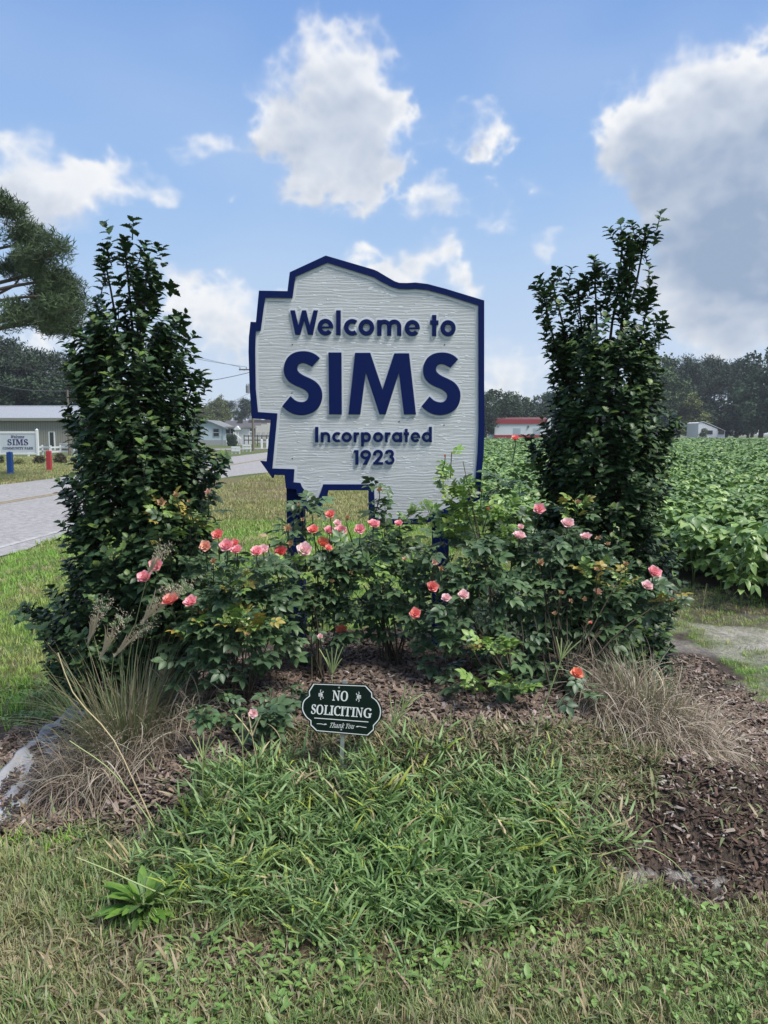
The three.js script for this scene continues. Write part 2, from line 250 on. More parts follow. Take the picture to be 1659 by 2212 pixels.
// ---------------------------------------------------------------- lawn, long grass, mulch
const R0 = rngOf(101);
function tuftGeo(n, rad, h0, h1, w0, w1, bend, seed) { const r = rngOf(seed), b = new Build(); for (let k = 0; k < n; k++) { const g = blade(lerp(h0, h1, r()), lerp(w0, w1, r()), bend * (.3 + r()), 3); const a = r() * 6.283, d = rad * Math.sqrt(r()); b.add(g, M4().makeRotationFromEuler(new THREE.Euler((r() - .5) * .5, a, (r() - .5) * .5, 'YXZ')).setPosition(Math.cos(a * 3.7) * d, -.004, Math.sin(a * 3.7) * d)); } return b.done(); }
const grassMat = leafMat(1, 1, 1, .55, .3);
(function lawn() {
  const tufts = [1, 2, 3].map((s) => tuftGeo(16, .06, .025, .07, .003, .005, 1.3, s)), far = [4, 5].map((s) => tuftGeo(26, .16, .04, .09, .006, .012, 1.2, s));
  const lists = tufts.map(() => []), farLists = far.map(() => []);
  const put = (x, z, near, len = 1) => {
    const y = H(x, z), dryness = clamp(.2 + fbm(x * .5, z * .5, 3) * .8 + (z > -2.7 ? .22 : 0) + (near && x > 1.5 ? .25 : 0)); let c = mixc([.25, .46, .06], [.44, .41, .16], dryness * (R0() < .5 ? 1.3 : .6)); if (near && z > -2.8) c = mixc([.2, .3, .085], [.37, .33, .18], clamp(.35 + fbm(x * 1.2, z * 1.2, 3) * 1.2 + (R0() - .5) * .8)); if (!near && z < -13.5) c = mixc(c, [.42, .36, .18], .65); if (R0() < .14) c = [.46, .39, .22];
    const s = (.75 + .6 * R0()) * len, m = M4().compose(V(x, y, z), new THREE.Quaternion().setFromEuler(new THREE.Euler(0, R0() * 6.283, 0)), V(s, s * (.8 + .5 * R0()), s));
    if (near) lists[Math.floor(R0() * 3)].push([m, vary(c, R0, .25)]); else farLists[Math.floor(R0() * 2)].push([m, vary(c, R0, .22)]);
  };
  const free = (x, z) => { if (x < roadX(ROAD_NEAR, z) + .05 + n2(z * 2, 3) * .1 && x > roadX(ROAD_FAR, z) - .1) return false; if (inField(x, z)) return false; const s = 1.25 - Math.hypot((x - 3.35) / 1.0, (z + 5.8) / .75) + n2(x * 2.2, z * 2.2) * .4; if (s > .45 && R0() < .93) return false; return true; };
  for (let k = 0; k < 5200; k++) {   // in front of the mound
    const x = lerp(-1.9, 2.1, R0()), z = lerp(-2.75, -1.5, R0()), [m, c, t, sd] = zone(x, z), [X, Y] = proj(onGround(x, z));
    if (m || sd || (c && R0() < .7) || (t && R0() < .88) || mound(x, z) > .2) continue; if (Y < 1850) continue;
    put(x, z, true, Y > 1990 ? .75 : .95);
  }
  for (let k = 0; k < 26000; k++) {   // beside and behind the mound
    const z = -2.6 - 9.6 * R0(), x = lerp(-6.5, 4.6, R0()); if (!free(x, z) || mound(x, z) > .03 || Math.abs(x) > -z * .62 + .5) continue; const [m] = zone(x, z); if (m) continue;
    put(x, z, true, x > 1.4 ? .6 : .95);
  }
  for (let k = 0; k < 26000; k++) { const z = -11 - 42 * Math.pow(R0(), 1.3), x = lerp(-.6, .25, R0()) * -z; if (!free(x, z)) continue; if (Math.exp(-(((x + 3.6 - (z + 19) * .16) / 1.9) ** 2) - (((z + 19.5) / 3.2) ** 2)) > .35 && R0() < .8) continue; put(x, z, false, .8 + .02 * -z); }
  lists.forEach((l, k) => tag(instances(numbered('lawn_grass'), tufts[k], grassMat, l), 'short mown lawn grass around the mound', 'grass', 'mown lawn grass'));
  farLists.forEach((l, k) => tag(instances(numbered('verge_grass'), far[k], grassMat, l), 'mown verge grass beside the road', 'grass', 'mown verge grass'));
})();
(function longGrass() {   // the lush weedy patch below the small sign
  const r = rngOf(202), shapes = [blade(1, .1, .7, 6, .5), blade(1, .115, 1.4, 6, .5), blade(1, .075, .4, 5, .5), blade(1, .1, 2.0, 7, .4)], lists = shapes.map(() => []);
  const put = (x, z, len, c, lean, lift = 0) => { const a = r() * 6.283, s = len, q = new THREE.Quaternion().setFromEuler(new THREE.Euler(lean * (.2 + r()), a, (r() - .5) * .4, 'YXZ')); lists[Math.floor(r() * 4)].push([M4().compose(V(x, H(x, z) - .006 + lift, z), q, V(s * (.75 + .6 * r()), s, s)), c]); };
  for (let k = 0; k < 900; k++) {
    const x = lerp(-1.1, 1, r()), z = lerp(-3.1, -2.0, r()), jx = n2(x * 4 + 9, z * 4) * .16 + (r() - .5) * .16, jz = n2b(x * 4, z * 4) * .12 + (r() - .5) * .12, [, c] = zone(x + jx, z + jz); if (!c) continue;
    const [, Y] = proj(onGround(x, z)), tall = clamp(.55 + n2(x * 2, z * 2) * .4 + (Y > 1750 ? .25 : 0));
    for (let j = 0, m = 3 + Math.floor(r() * 9); j < m; j++) { let col = mixc([.14, .25, .08], [.25, .38, .14], r()); if (r() < .07) col = [.36, .46, .06]; if (r() < .08) col = [.4, .34, .18]; const hi = .07 * r() * tall; put(x + (r() - .5) * .08, z + (r() - .5) * .08, (.05 + .07 * r()) * (.65 + tall * .55), vary(col, r, .2), .9, hi); }
  }
  const shoots = [0, 1, 2].map((v) => { const q = rngOf(900 + v), b = new Build(), L = 1, lg = [blade(1, .1, .5, 5, .45), blade(1, .11, 1.1, 5, .45)], n = 6, pts = []; for (let i = 0; i <= 6; i++) { const t = i / 6; pts.push(V(Math.sin(t * 2 + v) * .05, t * L, t * t * .3)); } b.add(limb(pts, .012, .006, 4, 6), M4()); const cv = new THREE.CatmullRomCurve3(pts); for (let i = 0; i < n; i++) { const t = .12 + .88 * i / (n - 1), p = cv.getPointAt(t), a = (i % 2 ? 1 : -1) * (1.2 + (q() - .5)) + (q() - .5) * .6, up = lerp(.9, .35, t) * (.7 + .6 * q()), s = .5 + .32 * q(); b.add(lg[i % 2], M4().compose(p, new THREE.Quaternion().setFromEuler(new THREE.Euler(up, a, 0, 'YXZ')), V(s, s, s))); } return b.done(); }), shootLists = shoots.map(() => []);
  for (let k = 0; k < 7600; k++) {
    const x = lerp(-1.2, 1.15, r()), z = lerp(-3.15, -1.95, r()), jx = n2(x * 4 + 9, z * 4) * .16 + (r() - .5) * .2, jz = n2b(x * 4, z * 4) * .08 + (r() - .75) * .1, [, c] = zone(x + jx, z + jz), [m0] = zone(x, z); if (!c || (m0 && r() < .35)) continue;
    const a = r() * 6.283, lean = .15 + 1.15 * r() * r(), s = (.055 + .06 * r()) * (.75 + .5 * clamp(.5 + n2(x * 2, z * 2) * .6)); let col = mixc([.15, .26, .08], [.26, .4, .14], r()); if (r() < .08) col = [.42, .5, .08]; if (r() < .07) col = [.46, .39, .22];
    shootLists[Math.floor(r() * 3)].push([M4().compose(V(x, H(x, z) - .004, z), new THREE.Quaternion().setFromEuler(new THREE.Euler(lean, a, 0, 'YXZ')), V(s, s, s)), vary(col, r, .2)]);
  }
  shootLists.forEach((l, k) => tag(instances(numbered('weed_grass'), shoots[k], grassMat, l), 'lush long weedy grass below the small green sign', 'grass', 'long weedy grass'));
  for (let k = 0; k < 52000; k++) {   // thin grass growing through the mulch
    const mid = k % 5 < 2, x = mid ? lerp(-.75, 1.45, r()) : lerp(-1.9, 2, r()), z = mid ? lerp(-3.35, -2.7, r()) : lerp(-3.6, -1.9, r()), [X, Y] = proj(onGround(x, z)), [m, c, t, sd] = zone(x, z); if (sd || Y < 1555 || (c && r() < .6)) continue;
    const centre = X > 560 && X < 1420 && Y > 1570 && Y < 1730, left = X < 460 && Y > 1760, right = X > 1500 && Y > 1480 && Y < 1660, edge = Y > 1830 && X < 1350;
    const chance = centre ? .8 : left ? .6 : edge ? .45 : right && !m ? .4 : .05; if (r() > chance) continue;
    for (let j = 0; j < 2; j++) { const col = r() < .4 ? [.36, .29, .18] : mixc([.16, .22, .08], [.26, .3, .13], r()); put(x + (r() - .5) * .03, z + (r() - .5) * .03, .035 + .075 * r() * r() + .01, vary(col, r, .25), 1.1); }
  }
  for (let k = 0; k < 7000; k++) { const x = lerp(-1.9, 2, r()), z = lerp(-2.8, -1.7, r()), [, , t] = zone(x, z); if (!t && r() < .88) continue; put(x, z, .05 + .06 * r(), vary([.33, .25, .17], r, .3), 2.2); }   // dead thatch
  { const c0 = hit(930, 1885); for (let k = 0; k < 1100; k++) { const a = r() * 6.283, d = Math.sqrt(r()), x = c0.x + Math.cos(a) * d * .34, z = c0.z + Math.sin(a) * d * .2; put(x, z, .09 + .11 * r() * (1.2 - d * .5), vary(mixc([.15, .28, .08], [.27, .42, .14], r()), r, .2), .6); } }   // the lushest tuft
  lists.forEach((l, k) => tag(instances(numbered('weed_grass'), shapes[k], grassMat, l), 'lush long weedy grass below the small green sign', 'grass', 'long weedy grass'));
})();
(function broadLeaves() {   // low clover and plantain patches in the front lawn
  const r = rngOf(203), g = leaf([[0, .12], [.25, .7], [.55, 1], [.85, .7], [1, .1]], .26, .3, .35), list = [];
  const spots = [[690, 2090, 60], [520, 2150, 70], [880, 2000, 60], [1060, 2010, 80], [1200, 2060, 70], [1560, 2120, 110], [1450, 2060, 80], [1620, 2000, 90], [400, 2130, 60], [950, 2080, 50], [1130, 1960, 50], [60, 1500, 60], [40, 1570, 60], [90, 1560, 40]];
  for (const [X, Y, s] of spots) { const c0 = hit(X, Y); for (let k = 0; k < s * 3.4; k++) { const a = r() * 6.283, d = Math.sqrt(r()) * s / 640 * 1.9, x = c0.x + Math.cos(a) * d, z = c0.z + Math.sin(a) * d * 1.2, b = r() * 6.283, el = .25 + .8 * r(), zz = zone(x, z); if (zz[0] || zz[3]) continue; list.push([frame(V(x, H(x, z) + .004 + .02 * r(), z), V(Math.cos(b) * Math.cos(el), Math.sin(el), Math.sin(b) * Math.cos(el)), V(0, 1, 0.01), .016 + .026 * r() * r()), vary(mixc([.14, .27, .06], [.24, .37, .1], r()), r, .2)]); } }
  tag(instances('broadleaf_weeds', g, leafMat(1, 1, 1, .5, .25), list), 'low broadleaf weeds spread through the front lawn', 'weeds', null, 'stuff');
})();
(function mulchChips() {
  const r = rngOf(303), geos = [0, 1, 2].map(() => { const g = new THREE.BoxGeometry(1, .12, .26, 2, 1, 1).toNonIndexed(), p = g.attributes.position, m = new Map(); for (let k = 0; k < p.count; k++) { const key = [p.getX(k), p.getY(k), p.getZ(k)].map((v) => v.toFixed(2)).join(); if (!m.has(key)) m.set(key, V((r() - .5) * .28, (r() - .5) * .12, (r() - .5) * .16)); const o = m.get(key); p.setXYZ(k, p.getX(k) + o.x, p.getY(k) + o.y, p.getZ(k) + o.z); } g.computeVertexNormals(); return g; }), lists = geos.map(() => []);
  let made = 0;
  for (let k = 0; k < 90000 && made < 44000; k++) {
    const x = lerp(-2.0, 2.3, r()), z = lerp(-5.4, -2.15, r()); if (z < -4.6 && r() < .6) continue;
    const [m, c, t, sd] = zone(x, z), back = mound(x, z) > .06 && z < -2.6; if (c || (sd && r() < .55)) continue; if (!m && !(back && r() < .6)) continue;
    const [X, Y] = proj(onGround(x, z)), fresh = X > 1180 && Y > 1650; made++;
    const s = (.018 + .045 * r() * r()) * (fresh ? .8 : 1), q = new THREE.Quaternion().setFromEuler(new THREE.Euler((r() - .5) * 1.1, r() * 6.283, (r() - .5) * 1.1));
    let col = fresh ? mixc([.055, .036, .027], [.14, .09, .068], r()) : mixc([.1, .072, .054], [.25, .185, .145], r()); if (r() < (X > 1250 && Y < 1720 ? .22 : .09)) col = mixc([.26, .21, .18], [.42, .36, .32], r());
    lists[Math.floor(r() * 3)].push([M4().compose(V(x, H(x, z) + .004 + .012 * r(), z), q, V(s, s * (.6 + .8 * r()), s * (.6 + .8 * r()))), vary(col, r, .25)]);
  }
  lists.forEach((l, k) => tag(instances(numbered('mulch_chips'), geos[k], mat(1, 1, 1, .9), l), 'brown bark mulch chips covering the mound', 'mulch', 'bark mulch'));
})();
// ---------------------------------------------------------------- the welcome sign
const font = {}; for (const f of ['serif_regular', 'serif_bold']) font[f] = await new FontLoader().loadAsync('fonts/droid/droid_' + f + '.typeface.json');
// a flat board standing in the place: traces zoomed picture coordinates onto its plane, as metres right of and above its base
function board(base, turn, lean, ox, oy, k) {
  const q = new THREE.Quaternion().setFromEuler(new THREE.Euler(lean, turn, 0, 'YXZ')), X = V(1, 0, 0).applyQuaternion(q), Y = V(0, 1, 0).applyQuaternion(q), N = V(0, 0, 1).applyQuaternion(q);
  return { q, map: ([zx, zy]) => { const d = ray((ox + zx * k) / 1.50693, (oy + zy * k) / 1.50693), t = base.clone().sub(EYE).dot(N) / d.dot(N), p = EYE.clone().addScaledVector(d, t).sub(base); return new THREE.Vector2(p.dot(X), p.dot(Y)); } };
}
const arc = (cx, cy, rx, ry, a0, a1, n = 24) => Array.from({ length: n + 1 }, (_, i) => { const a = (a0 + (a1 - a0) * i / n) * Math.PI / 180; return [cx + Math.cos(a) * rx, cy - Math.sin(a) * ry]; });
function ribbon(pts, w) { const L = [], R = []; pts.forEach((p, i) => { const a = pts[Math.max(0, i - 1)], b = pts[Math.min(pts.length - 1, i + 1)], dx = b[0] - a[0], dy = b[1] - a[1], l = Math.hypot(dx, dy) || 1; L.push([p[0] - dy / l * w / 2, p[1] + dx / l * w / 2]); R.unshift([p[0] + dy / l * w / 2, p[1] - dx / l * w / 2]); }); return { o: [...L, ...R] }; }
const rect = (x0, y0, x1, y1) => ({ o: [[x0, y0], [x1, y0], [x1, y1], [x0, y1]] });
const ring = (x0, y0, x1, y1, w, wy = w) => ({ o: arc((x0 + x1) / 2, (y0 + y1) / 2, (x1 - x0) / 2, (y1 - y0) / 2, 0, 352, 44), h: [arc((x0 + x1) / 2, (y0 + y1) / 2, (x1 - x0) / 2 - w, (y1 - y0) / 2 - wy, 0, 352, 44)] });
const shapeOf = (s, map) => { const sh = new THREE.Shape(s.o.map(map)); for (const h of s.h ?? []) sh.holes.push(new THREE.Path(h.map(map))); return sh; };
const smooth = (pts, n = 4) => { const c = new THREE.CatmullRomCurve3(pts.map(([x, y]) => V(x, y, 0)), false, 'centripetal'); return c.getPoints(pts.length * n).map((p) => [p.x, p.y]); };
const eGlyph = (x0, y0, x1, y1, w) => { const cx = (x0 + x1) / 2, cy = (y0 + y1) / 2, rx = (x1 - x0) / 2, ry = (y1 - y0) / 2; return [ribbon(arc(cx, cy, rx - w / 2, ry - w / 2, -4, 322, 40), w), rect(x0 + w * .6, cy - ry * .08, x1, cy + ry * .13)]; };
const cGlyph = (x0, y0, x1, y1, w) => { const rx = (y1 - y0) / 2, cx = x0 + rx, cy = (y0 + y1) / 2; return [ribbon(arc(cx, cy, rx - w / 2, rx - w / 2, 52, 308, 36), w)]; };
const arch = (x0, x1, top, bottom, w, from) => { const r = (x1 - x0 - w) / 2, cx = (x0 + x1) / 2; return ribbon([[x0 + w / 2, from], ...arc(cx, top + w / 2 + r, r, r, 168, 0, 16), [x1 - w / 2, bottom]], w); };
(function welcomeSign() {
  const base = V(at(664, 1400, 4.2).x, 0, -4.2); base.y = H(base.x, base.z) - .05;
  const sign = thing('welcome_sign', base, 'white carved town sign with navy border and raised navy lettering on two navy posts', 'sign');
  const B = board(base, -.045, 0, 750, 800, .54250), Q = board(base, -.045, 0, 1000, 1000, .30139), K = board(base, -.045, 0, 1000, 1370, .25919), S8 = board(base, -.045, 0, 900, 1120, .24111);
  sign.quaternion.copy(B.q);
  const outer = [[183, 280], [352, 283], [366, 170], [578, 72], [862, 155], [885, 165], [930, 192], [985, 224], [1015, 234], [1060, 235], [1110, 232], [1180, 240], [1290, 269], [1517, 338], [1517, 860], [1519, 1090], [1514, 1240], [1500, 1395], [1492, 1515], [1281, 1610], [1160, 1664], [836, 1668], [833, 1462], [588, 1462], [576, 1512], [546, 1558], [512, 1578], [485, 1598], [458, 1580], [436, 1530], [430, 1495], [407, 1490], [405, 1458], [343, 1450], [335, 1372], [263, 1370], [260, 1389], [190, 1291], [228, 1296], [253, 1043], [140, 1034], [128, 860], [121, 640], [123, 555], [133, 465], [165, 467]];
  const inner = [[219, 321], [381, 324], [399, 196], [586, 114], [830, 190], [862, 200], [905, 226], [965, 256], [1012, 270], [1060, 272], [1110, 269], [1180, 276], [1290, 306], [1482, 368], [1483, 860], [1483, 1090], [1478, 1240], [1465, 1395], [1456, 1492], [1268, 1578], [1150, 1630], [873, 1634], [865, 1427], [562, 1427], [548, 1470], [530, 1518], [500, 1545], [484, 1556], [468, 1540], [462, 1500], [452, 1462], [438, 1444], [428, 1419], [388, 1415], [393, 1337], [262, 1333], [292, 1006], [176, 998], [163, 860], [160, 640], [163, 520], [192, 517]];
  const bevel = { bevelEnabled: true, bevelThickness: .0016, bevelSize: .0012, bevelOffset: -.0012, bevelSegments: 2 };
  const letters = [];   // [map, strokes]
  letters.push([B.map, [{ o: [[367, 395], [394, 395], [416, 487], [437, 395], [461, 395], [483, 487], [505, 395], [531, 395], [501, 540], [472, 540], [449, 452], [426, 540], [397, 540]] }]]);
  letters.push([Q.map, eGlyph(123, 137, 290, 317, 46)], [Q.map, [rect(322, 47, 370, 312)]], [Q.map, cGlyph(405, 140, 533, 317, 47)], [Q.map, [ring(561, 142, 729, 318, 46)]]);
  letters.push([Q.map, [rect(760, 150, 806, 318), arch(762, 911, 146, 318, 45, 225), arch(868, 1018, 146, 318, 45, 225)]], [Q.map, eGlyph(1055, 150, 1217, 323, 45)], [Q.map, [rect(1347, 97, 1393, 322), rect(1327, 155, 1416, 200)]], [Q.map, [ring(1437, 152, 1600, 325, 45)]]);
  const sPts = [[[598, 198], [540, 150], [460, 116], [365, 107], [262, 126], [180, 180], [131, 265], [117, 360], [136, 447], [192, 520], [270, 567], [340, 596], [402, 630], [440, 670], [446, 715], [426, 760], [385, 784], [330, 785], [268, 762], [207, 708]], [[95, 843], [150, 893], [230, 940], [320, 962], [420, 955], [520, 915], [590, 845], [625, 755], [628, 660], [601, 582], [550, 520], [480, 476], [400, 440], [340, 405], [302, 365], [295, 322], [316, 285], [360, 265], [412, 275], [493, 315]]];
  const S = (f) => ({ o: [...smooth(sPts[0]), ...smooth(sPts[1])].map(f) });
  letters.push([S8.map, [S((p) => p)]]);
  letters.push([B.map, [{ o: [[594, 645], [671, 645], [673, 1013], [598, 1013]] }]]);
  letters.push([B.map, [{ o: [[752, 647], [842, 647], [915, 865], [985, 650], [1073, 650], [1114, 1013], [1042, 1013], [1012, 765], [934, 1013], [897, 1013], [815, 763], [783, 1013], [713, 1013]] }]]);
  letters.push([B.map, [S(([x, y]) => [1146 + (x - 95) / 533 * 231, 645 + (y - 107) / 855 * 372])]]);
  letters.push([K.map, [rect(112, 77, 152, 267)]], [K.map, [rect(183, 143, 217, 267), arch(184, 300, 139, 267, 34, 200)]], [K.map, cGlyph(325, 140, 420, 268, 34)], [K.map, [ring(441, 140, 568, 267, 34)]], [K.map, [rect(592, 143, 626, 267), ribbon(smooth([[609, 215], [614, 180], [632, 162], [660, 158]]), 32)]], [K.map, [rect(683, 143, 718, 320), ring(686, 140, 808, 267, 34)]], [K.map, [ring(833, 140, 958, 267, 34)]], [K.map, [rect(981, 143, 1015, 266), ribbon(smooth([[998, 215], [1004, 180], [1022, 162], [1050, 158]]), 32)]]);
  letters.push([K.map, [rect(1160, 143, 1195, 265), ring(1067, 140, 1190, 267, 34)]], [K.map, [rect(1229, 100, 1264, 265), rect(1214, 143, 1281, 177)]], [K.map, eGlyph(1300, 140, 1420, 267, 33)], [K.map, [rect(1529, 75, 1565, 265), ring(1440, 139, 1562, 266, 34)]]);
  letters.push([K.map, [{ o: [[588, 397], [598, 365], [652, 365], [652, 547], [612, 547], [612, 397]] }]], [K.map, [ring(674, 362, 808, 482, 36), { o: [[806, 432], [800, 456], [756, 547], [704, 547], [752, 462], [772, 440]] }]], [K.map, [ribbon(smooth([[849, 432], [854, 402], [875, 382], [898, 378], [924, 388], [938, 414], [928, 446], [900, 478], [852, 532]]), 36), rect(835, 514, 958, 547)]], [K.map, [ribbon(smooth([[996, 412], [1004, 388], [1036, 376], [1068, 388], [1076, 412], [1066, 436], [1040, 448]]), 34), ribbon(smooth([[1040, 447], [1070, 460], [1082, 490], [1070, 518], [1040, 530], [1008, 520], [994, 494]]), 34)]]);
  // sandblasted relief, smooth round the letters and along the border
  const LO = B.map([100, 1700]), HI = B.map([1540, 50]), SZ = 2048, cv = document.createElement('canvas'); cv.width = cv.height = SZ; const cx = cv.getContext('2d'), r = rngOf(9);
  const uvOf = (p) => [(p.x - LO.x) / (HI.x - LO.x), (p.y - LO.y) / (HI.y - LO.y)], pix = (p) => { const [u, v] = uvOf(p); return [u * SZ, (1 - v) * SZ]; };
  cx.fillStyle = 'rgb(225,225,225)'; cx.fillRect(0, 0, SZ, SZ); cx.lineCap = 'round';
  for (let y = 0; y < SZ; y += 10.5) { let x = -r() * 300; while (x < SZ) { const len = 260 + r() * 700, v = Math.floor(10 + r() * 110); cx.strokeStyle = `rgb(${v},${v},${v})`; cx.lineWidth = 3 + r() * 5; cx.beginPath(); for (let s = 0; s <= 14; s++) { const xx = x + len * s / 14, yy = y + n2(xx * .0022, y * .006) * 5 + n2b(xx * .007, y * .02) * 1.6; if (s) cx.lineTo(xx, yy); else cx.moveTo(xx, yy); } cx.stroke(); x += len + 10 + r() * 40; } }
  cx.strokeStyle = cx.fillStyle = 'rgb(205,205,205)'; cx.lineJoin = 'round';
  const trace = (pts) => { cx.beginPath(); pts.forEach((p, i) => { const [a, b] = pix(p); if (i) cx.lineTo(a, b); else cx.moveTo(a, b); }); cx.closePath(); };
  cx.lineWidth = 44; trace(inner.map(B.map)); cx.stroke();
  cx.lineWidth = 34; for (const [m, ss] of letters) for (const s of ss) { trace(s.o.map(m)); cx.stroke(); if (!s.h) cx.fill(); }
  const bump = new THREE.CanvasTexture(cv); bump.wrapS = bump.wrapT = THREE.ClampToEdgeWrapping; bump.magFilter = THREE.LinearFilter;
  const navy = new THREE.MeshPhysicalMaterial({ color: rgb(.003, .013, .088), roughness: .6, specularIntensity: .28 }), face = mat(.69, .73, .745, .6, { bumpMap: bump, bumpScale: .0075 });
  const pg = new THREE.ExtrudeGeometry(shapeOf({ o: outer }, B.map), { depth: .035, bevelEnabled: false });
  { const p = pg.attributes.position, u = pg.attributes.uv; for (let k = 0; k < p.count; k++) { const [a, b] = uvOf(new THREE.Vector2(p.getX(k), p.getY(k))); u.setXY(k, a, b); } }
  part('panel', pg, face, sign);
  part('border', new THREE.ExtrudeGeometry(shapeOf({ o: outer, h: [inner] }, B.map), { depth: .045, ...bevel, bevelOffset: .0008 }).translate(0, 0, -.002), navy, sign);
  for (const [m, ss] of letters) part('letter', mergeGeometries(ss.map((s, k) => new THREE.ExtrudeGeometry(shapeOf(s, m), { depth: .0095 + k * .0006, ...bevel }).translate(0, 0, .0345))), navy, sign);
  const hole = mat(.03, .035, .04, .7);
  for (const p of [[378, 598], [1284, 598], [376, 886], [1281, 1077], [378, 1275], [1013, 1055]]) { const c = B.map(p); part('screw_hole', new THREE.CylinderGeometry(.0034, .0034, .002, 10).rotateX(Math.PI / 2).translate(c.x, c.y, .0352), hole, sign); }
  for (const p of [[386, 1600], [1262, 1600]]) { const c = B.map(p), top = B.map([p[0], 330]).y - .05; part('post', rbox(.092, top + .3, .092, .004, c.x, top / 2 - .15, -.05), navy, sign); }
})();

// ---------------------------------------------------------------- the small green sign
(function smallSign() {
  const b0 = hit(741, 1668), base = V(b0.x, H(b0.x, b0.z) - .03, b0.z);
  const s = thing('yard_sign', base, 'small dark green plaque with white lettering on a grey metal stake in the grass', 'sign');
  const turn = .05, tilt = -4.3 * Math.PI / 180, P = board(base, turn, -.04, 960, 2200, .18083); s.quaternion.copy(P.q);
  const L = (pts) => pts, out = [[318, 124], [1290, 158], [1408, 285], [1414, 368], ...smooth([[1414, 368], [1500, 440], [1560, 560], [1572, 660], [1540, 780], [1440, 900]], 5), [1440, 975], [1328, 1080], [370, 998], [262, 892], [258, 808], ...smooth([[258, 808], [180, 740], [115, 620], [108, 545], [135, 440], [236, 345]], 5), [232, 258]];
  const c = [840, 600], inset = (k) => out.map(([x, y]) => { const dx = x - c[0], dy = y - c[1], l = Math.hypot(dx, dy); return [x - dx / l * k, y - dy / l * k * .9]; });
  const green = new THREE.MeshPhysicalMaterial({ color: rgb(.003, .013, .01), roughness: .45, specularIntensity: .5 }), white = mat(.72, .75, .74, .5), steel = mat(.34, .37, .36, .45, { metalness: .5 });
  part('plate', new THREE.ExtrudeGeometry(shapeOf({ o: out }, P.map), { depth: .003, bevelEnabled: true, bevelThickness: .0008, bevelSize: .0008, bevelSegments: 2 }), green, s);
  part('white_border', new THREE.ExtrudeGeometry(shapeOf({ o: inset(22), h: [inset(42)] }, P.map), { depth: .0009, bevelEnabled: false }).translate(0, 0, .0035), white, s);
  const put = (name, text, f, x0, y0, x1, y1, ht, slant = 0) => {   // baseline from (x0,y0) to (x1,y1)
    const a = P.map([x0, y0]), b = P.map([x1, y1]), up = P.map([x0, y0 - ht]).y - a.y, g = new TextGeometry(text, { font: f, size: 1, depth: .0009, curveSegments: 5, bevelEnabled: false }); g.computeBoundingBox(); const bb = g.boundingBox, k = a.distanceTo(b) / (bb.max.x - bb.min.x);
    const cap = f.generateShapes('I', 1).reduce((m, q) => Math.max(m, ...q.getPoints().map((p) => p.y)), 0);
    g.translate(-bb.min.x, 0, 0).applyMatrix4(new THREE.Matrix4().set(k, slant * up / cap, 0, 0, 0, up / cap, 0, 0, 0, 0, 1, 0, 0, 0, 0, 1)).rotateZ(Math.atan2(b.y - a.y, b.x - a.x)).translate(a.x, a.y, .0035); part(name, g, white, s);
  };
  [['N', 670, 437, 808, 443, 180], ['O', 818, 445, 950, 452, 178]].forEach(([t, x0, y0, x1, y1, h]) => put('letter', t, font.serif_bold, x0, y0, x1, y1, h));
  [['S', 288, 372], ['O', 380, 505], ['L', 515, 628], ['I', 622, 692], ['C', 695, 812], ['I', 812, 882], ['T', 880, 1004], ['I', 1010, 1080], ['N', 1085, 1215], ['G', 1228, 1378]].forEach(([t, x0, x1]) => put('letter', t, font.serif_bold, x0, 676 + (x0 - 290) * .0715, x1, 676 + (x1 - 290) * .0715, 172));
  put('lettering', 'Thank You', font.serif_regular, 612, 920, 1052, 946, 84, .35);
  const stroke = (name, pts, w) => part(name, new THREE.ExtrudeGeometry(shapeOf(ribbon(pts, w), P.map), { depth: .0009, bevelEnabled: false }).translate(0, 0, .0035), white, s);
  stroke('rule', [[348, 752], [1322, 824]], 13);
  stroke('flourish', smooth([[392, 856], [470, 858], [520, 868], [545, 858], [568, 866], [530, 874]]), 9); stroke('flourish', smooth([[1288, 922], [1210, 914], [1160, 902], [1130, 912], [1104, 908], [1140, 898]]), 9);
  for (const [fx, fy, d] of [[470, 335, 1], [1145, 372, -1]]) { const sp = (cy, sgn) => smooth(Array.from({ length: 12 }, (_, i) => { const a = i / 11 * 4.9, rr = 40 - i * 2.7; return [fx + d * (24 + Math.cos(a + 2.2) * rr), fy + sgn * (58 - Math.sin(a + 2.2) * rr * -1)]; }), 2); stroke('flourish', sp(0, -1), 10); stroke('flourish', sp(0, 1), 10); for (const k of [-1, 0, 1]) stroke('flourish', smooth([[fx + d * 30, fy + k * 6], [fx - d * 10, fy + k * 22], [fx - d * 44, fy + k * 20]]), 13); }
  for (const p of [[793, 208], [832, 967]]) { const q = P.map(p); part('screw', new THREE.SphereGeometry(.0038, 12, 8).scale(1, 1, .5).translate(q.x, q.y, .004), steel, s); }
  const t = P.map([812, 130]), m = P.map([868, 1050]), e = P.map([890, 1640]);
  part('stake', mergeGeometries([rbox(.0155, t.y + .06, .006, .001), rbox(.003, t.y + .06, .01, .001, .007, 0, -.004)]).rotateZ(-.045).translate((t.x + e.x) / 2 + .001, (t.y) / 2 - .02, -.006), steel, s);
  part('stake_clip', rbox(.021, .014, .012, .002, e.x, e.y, -.005), steel, s);
})();

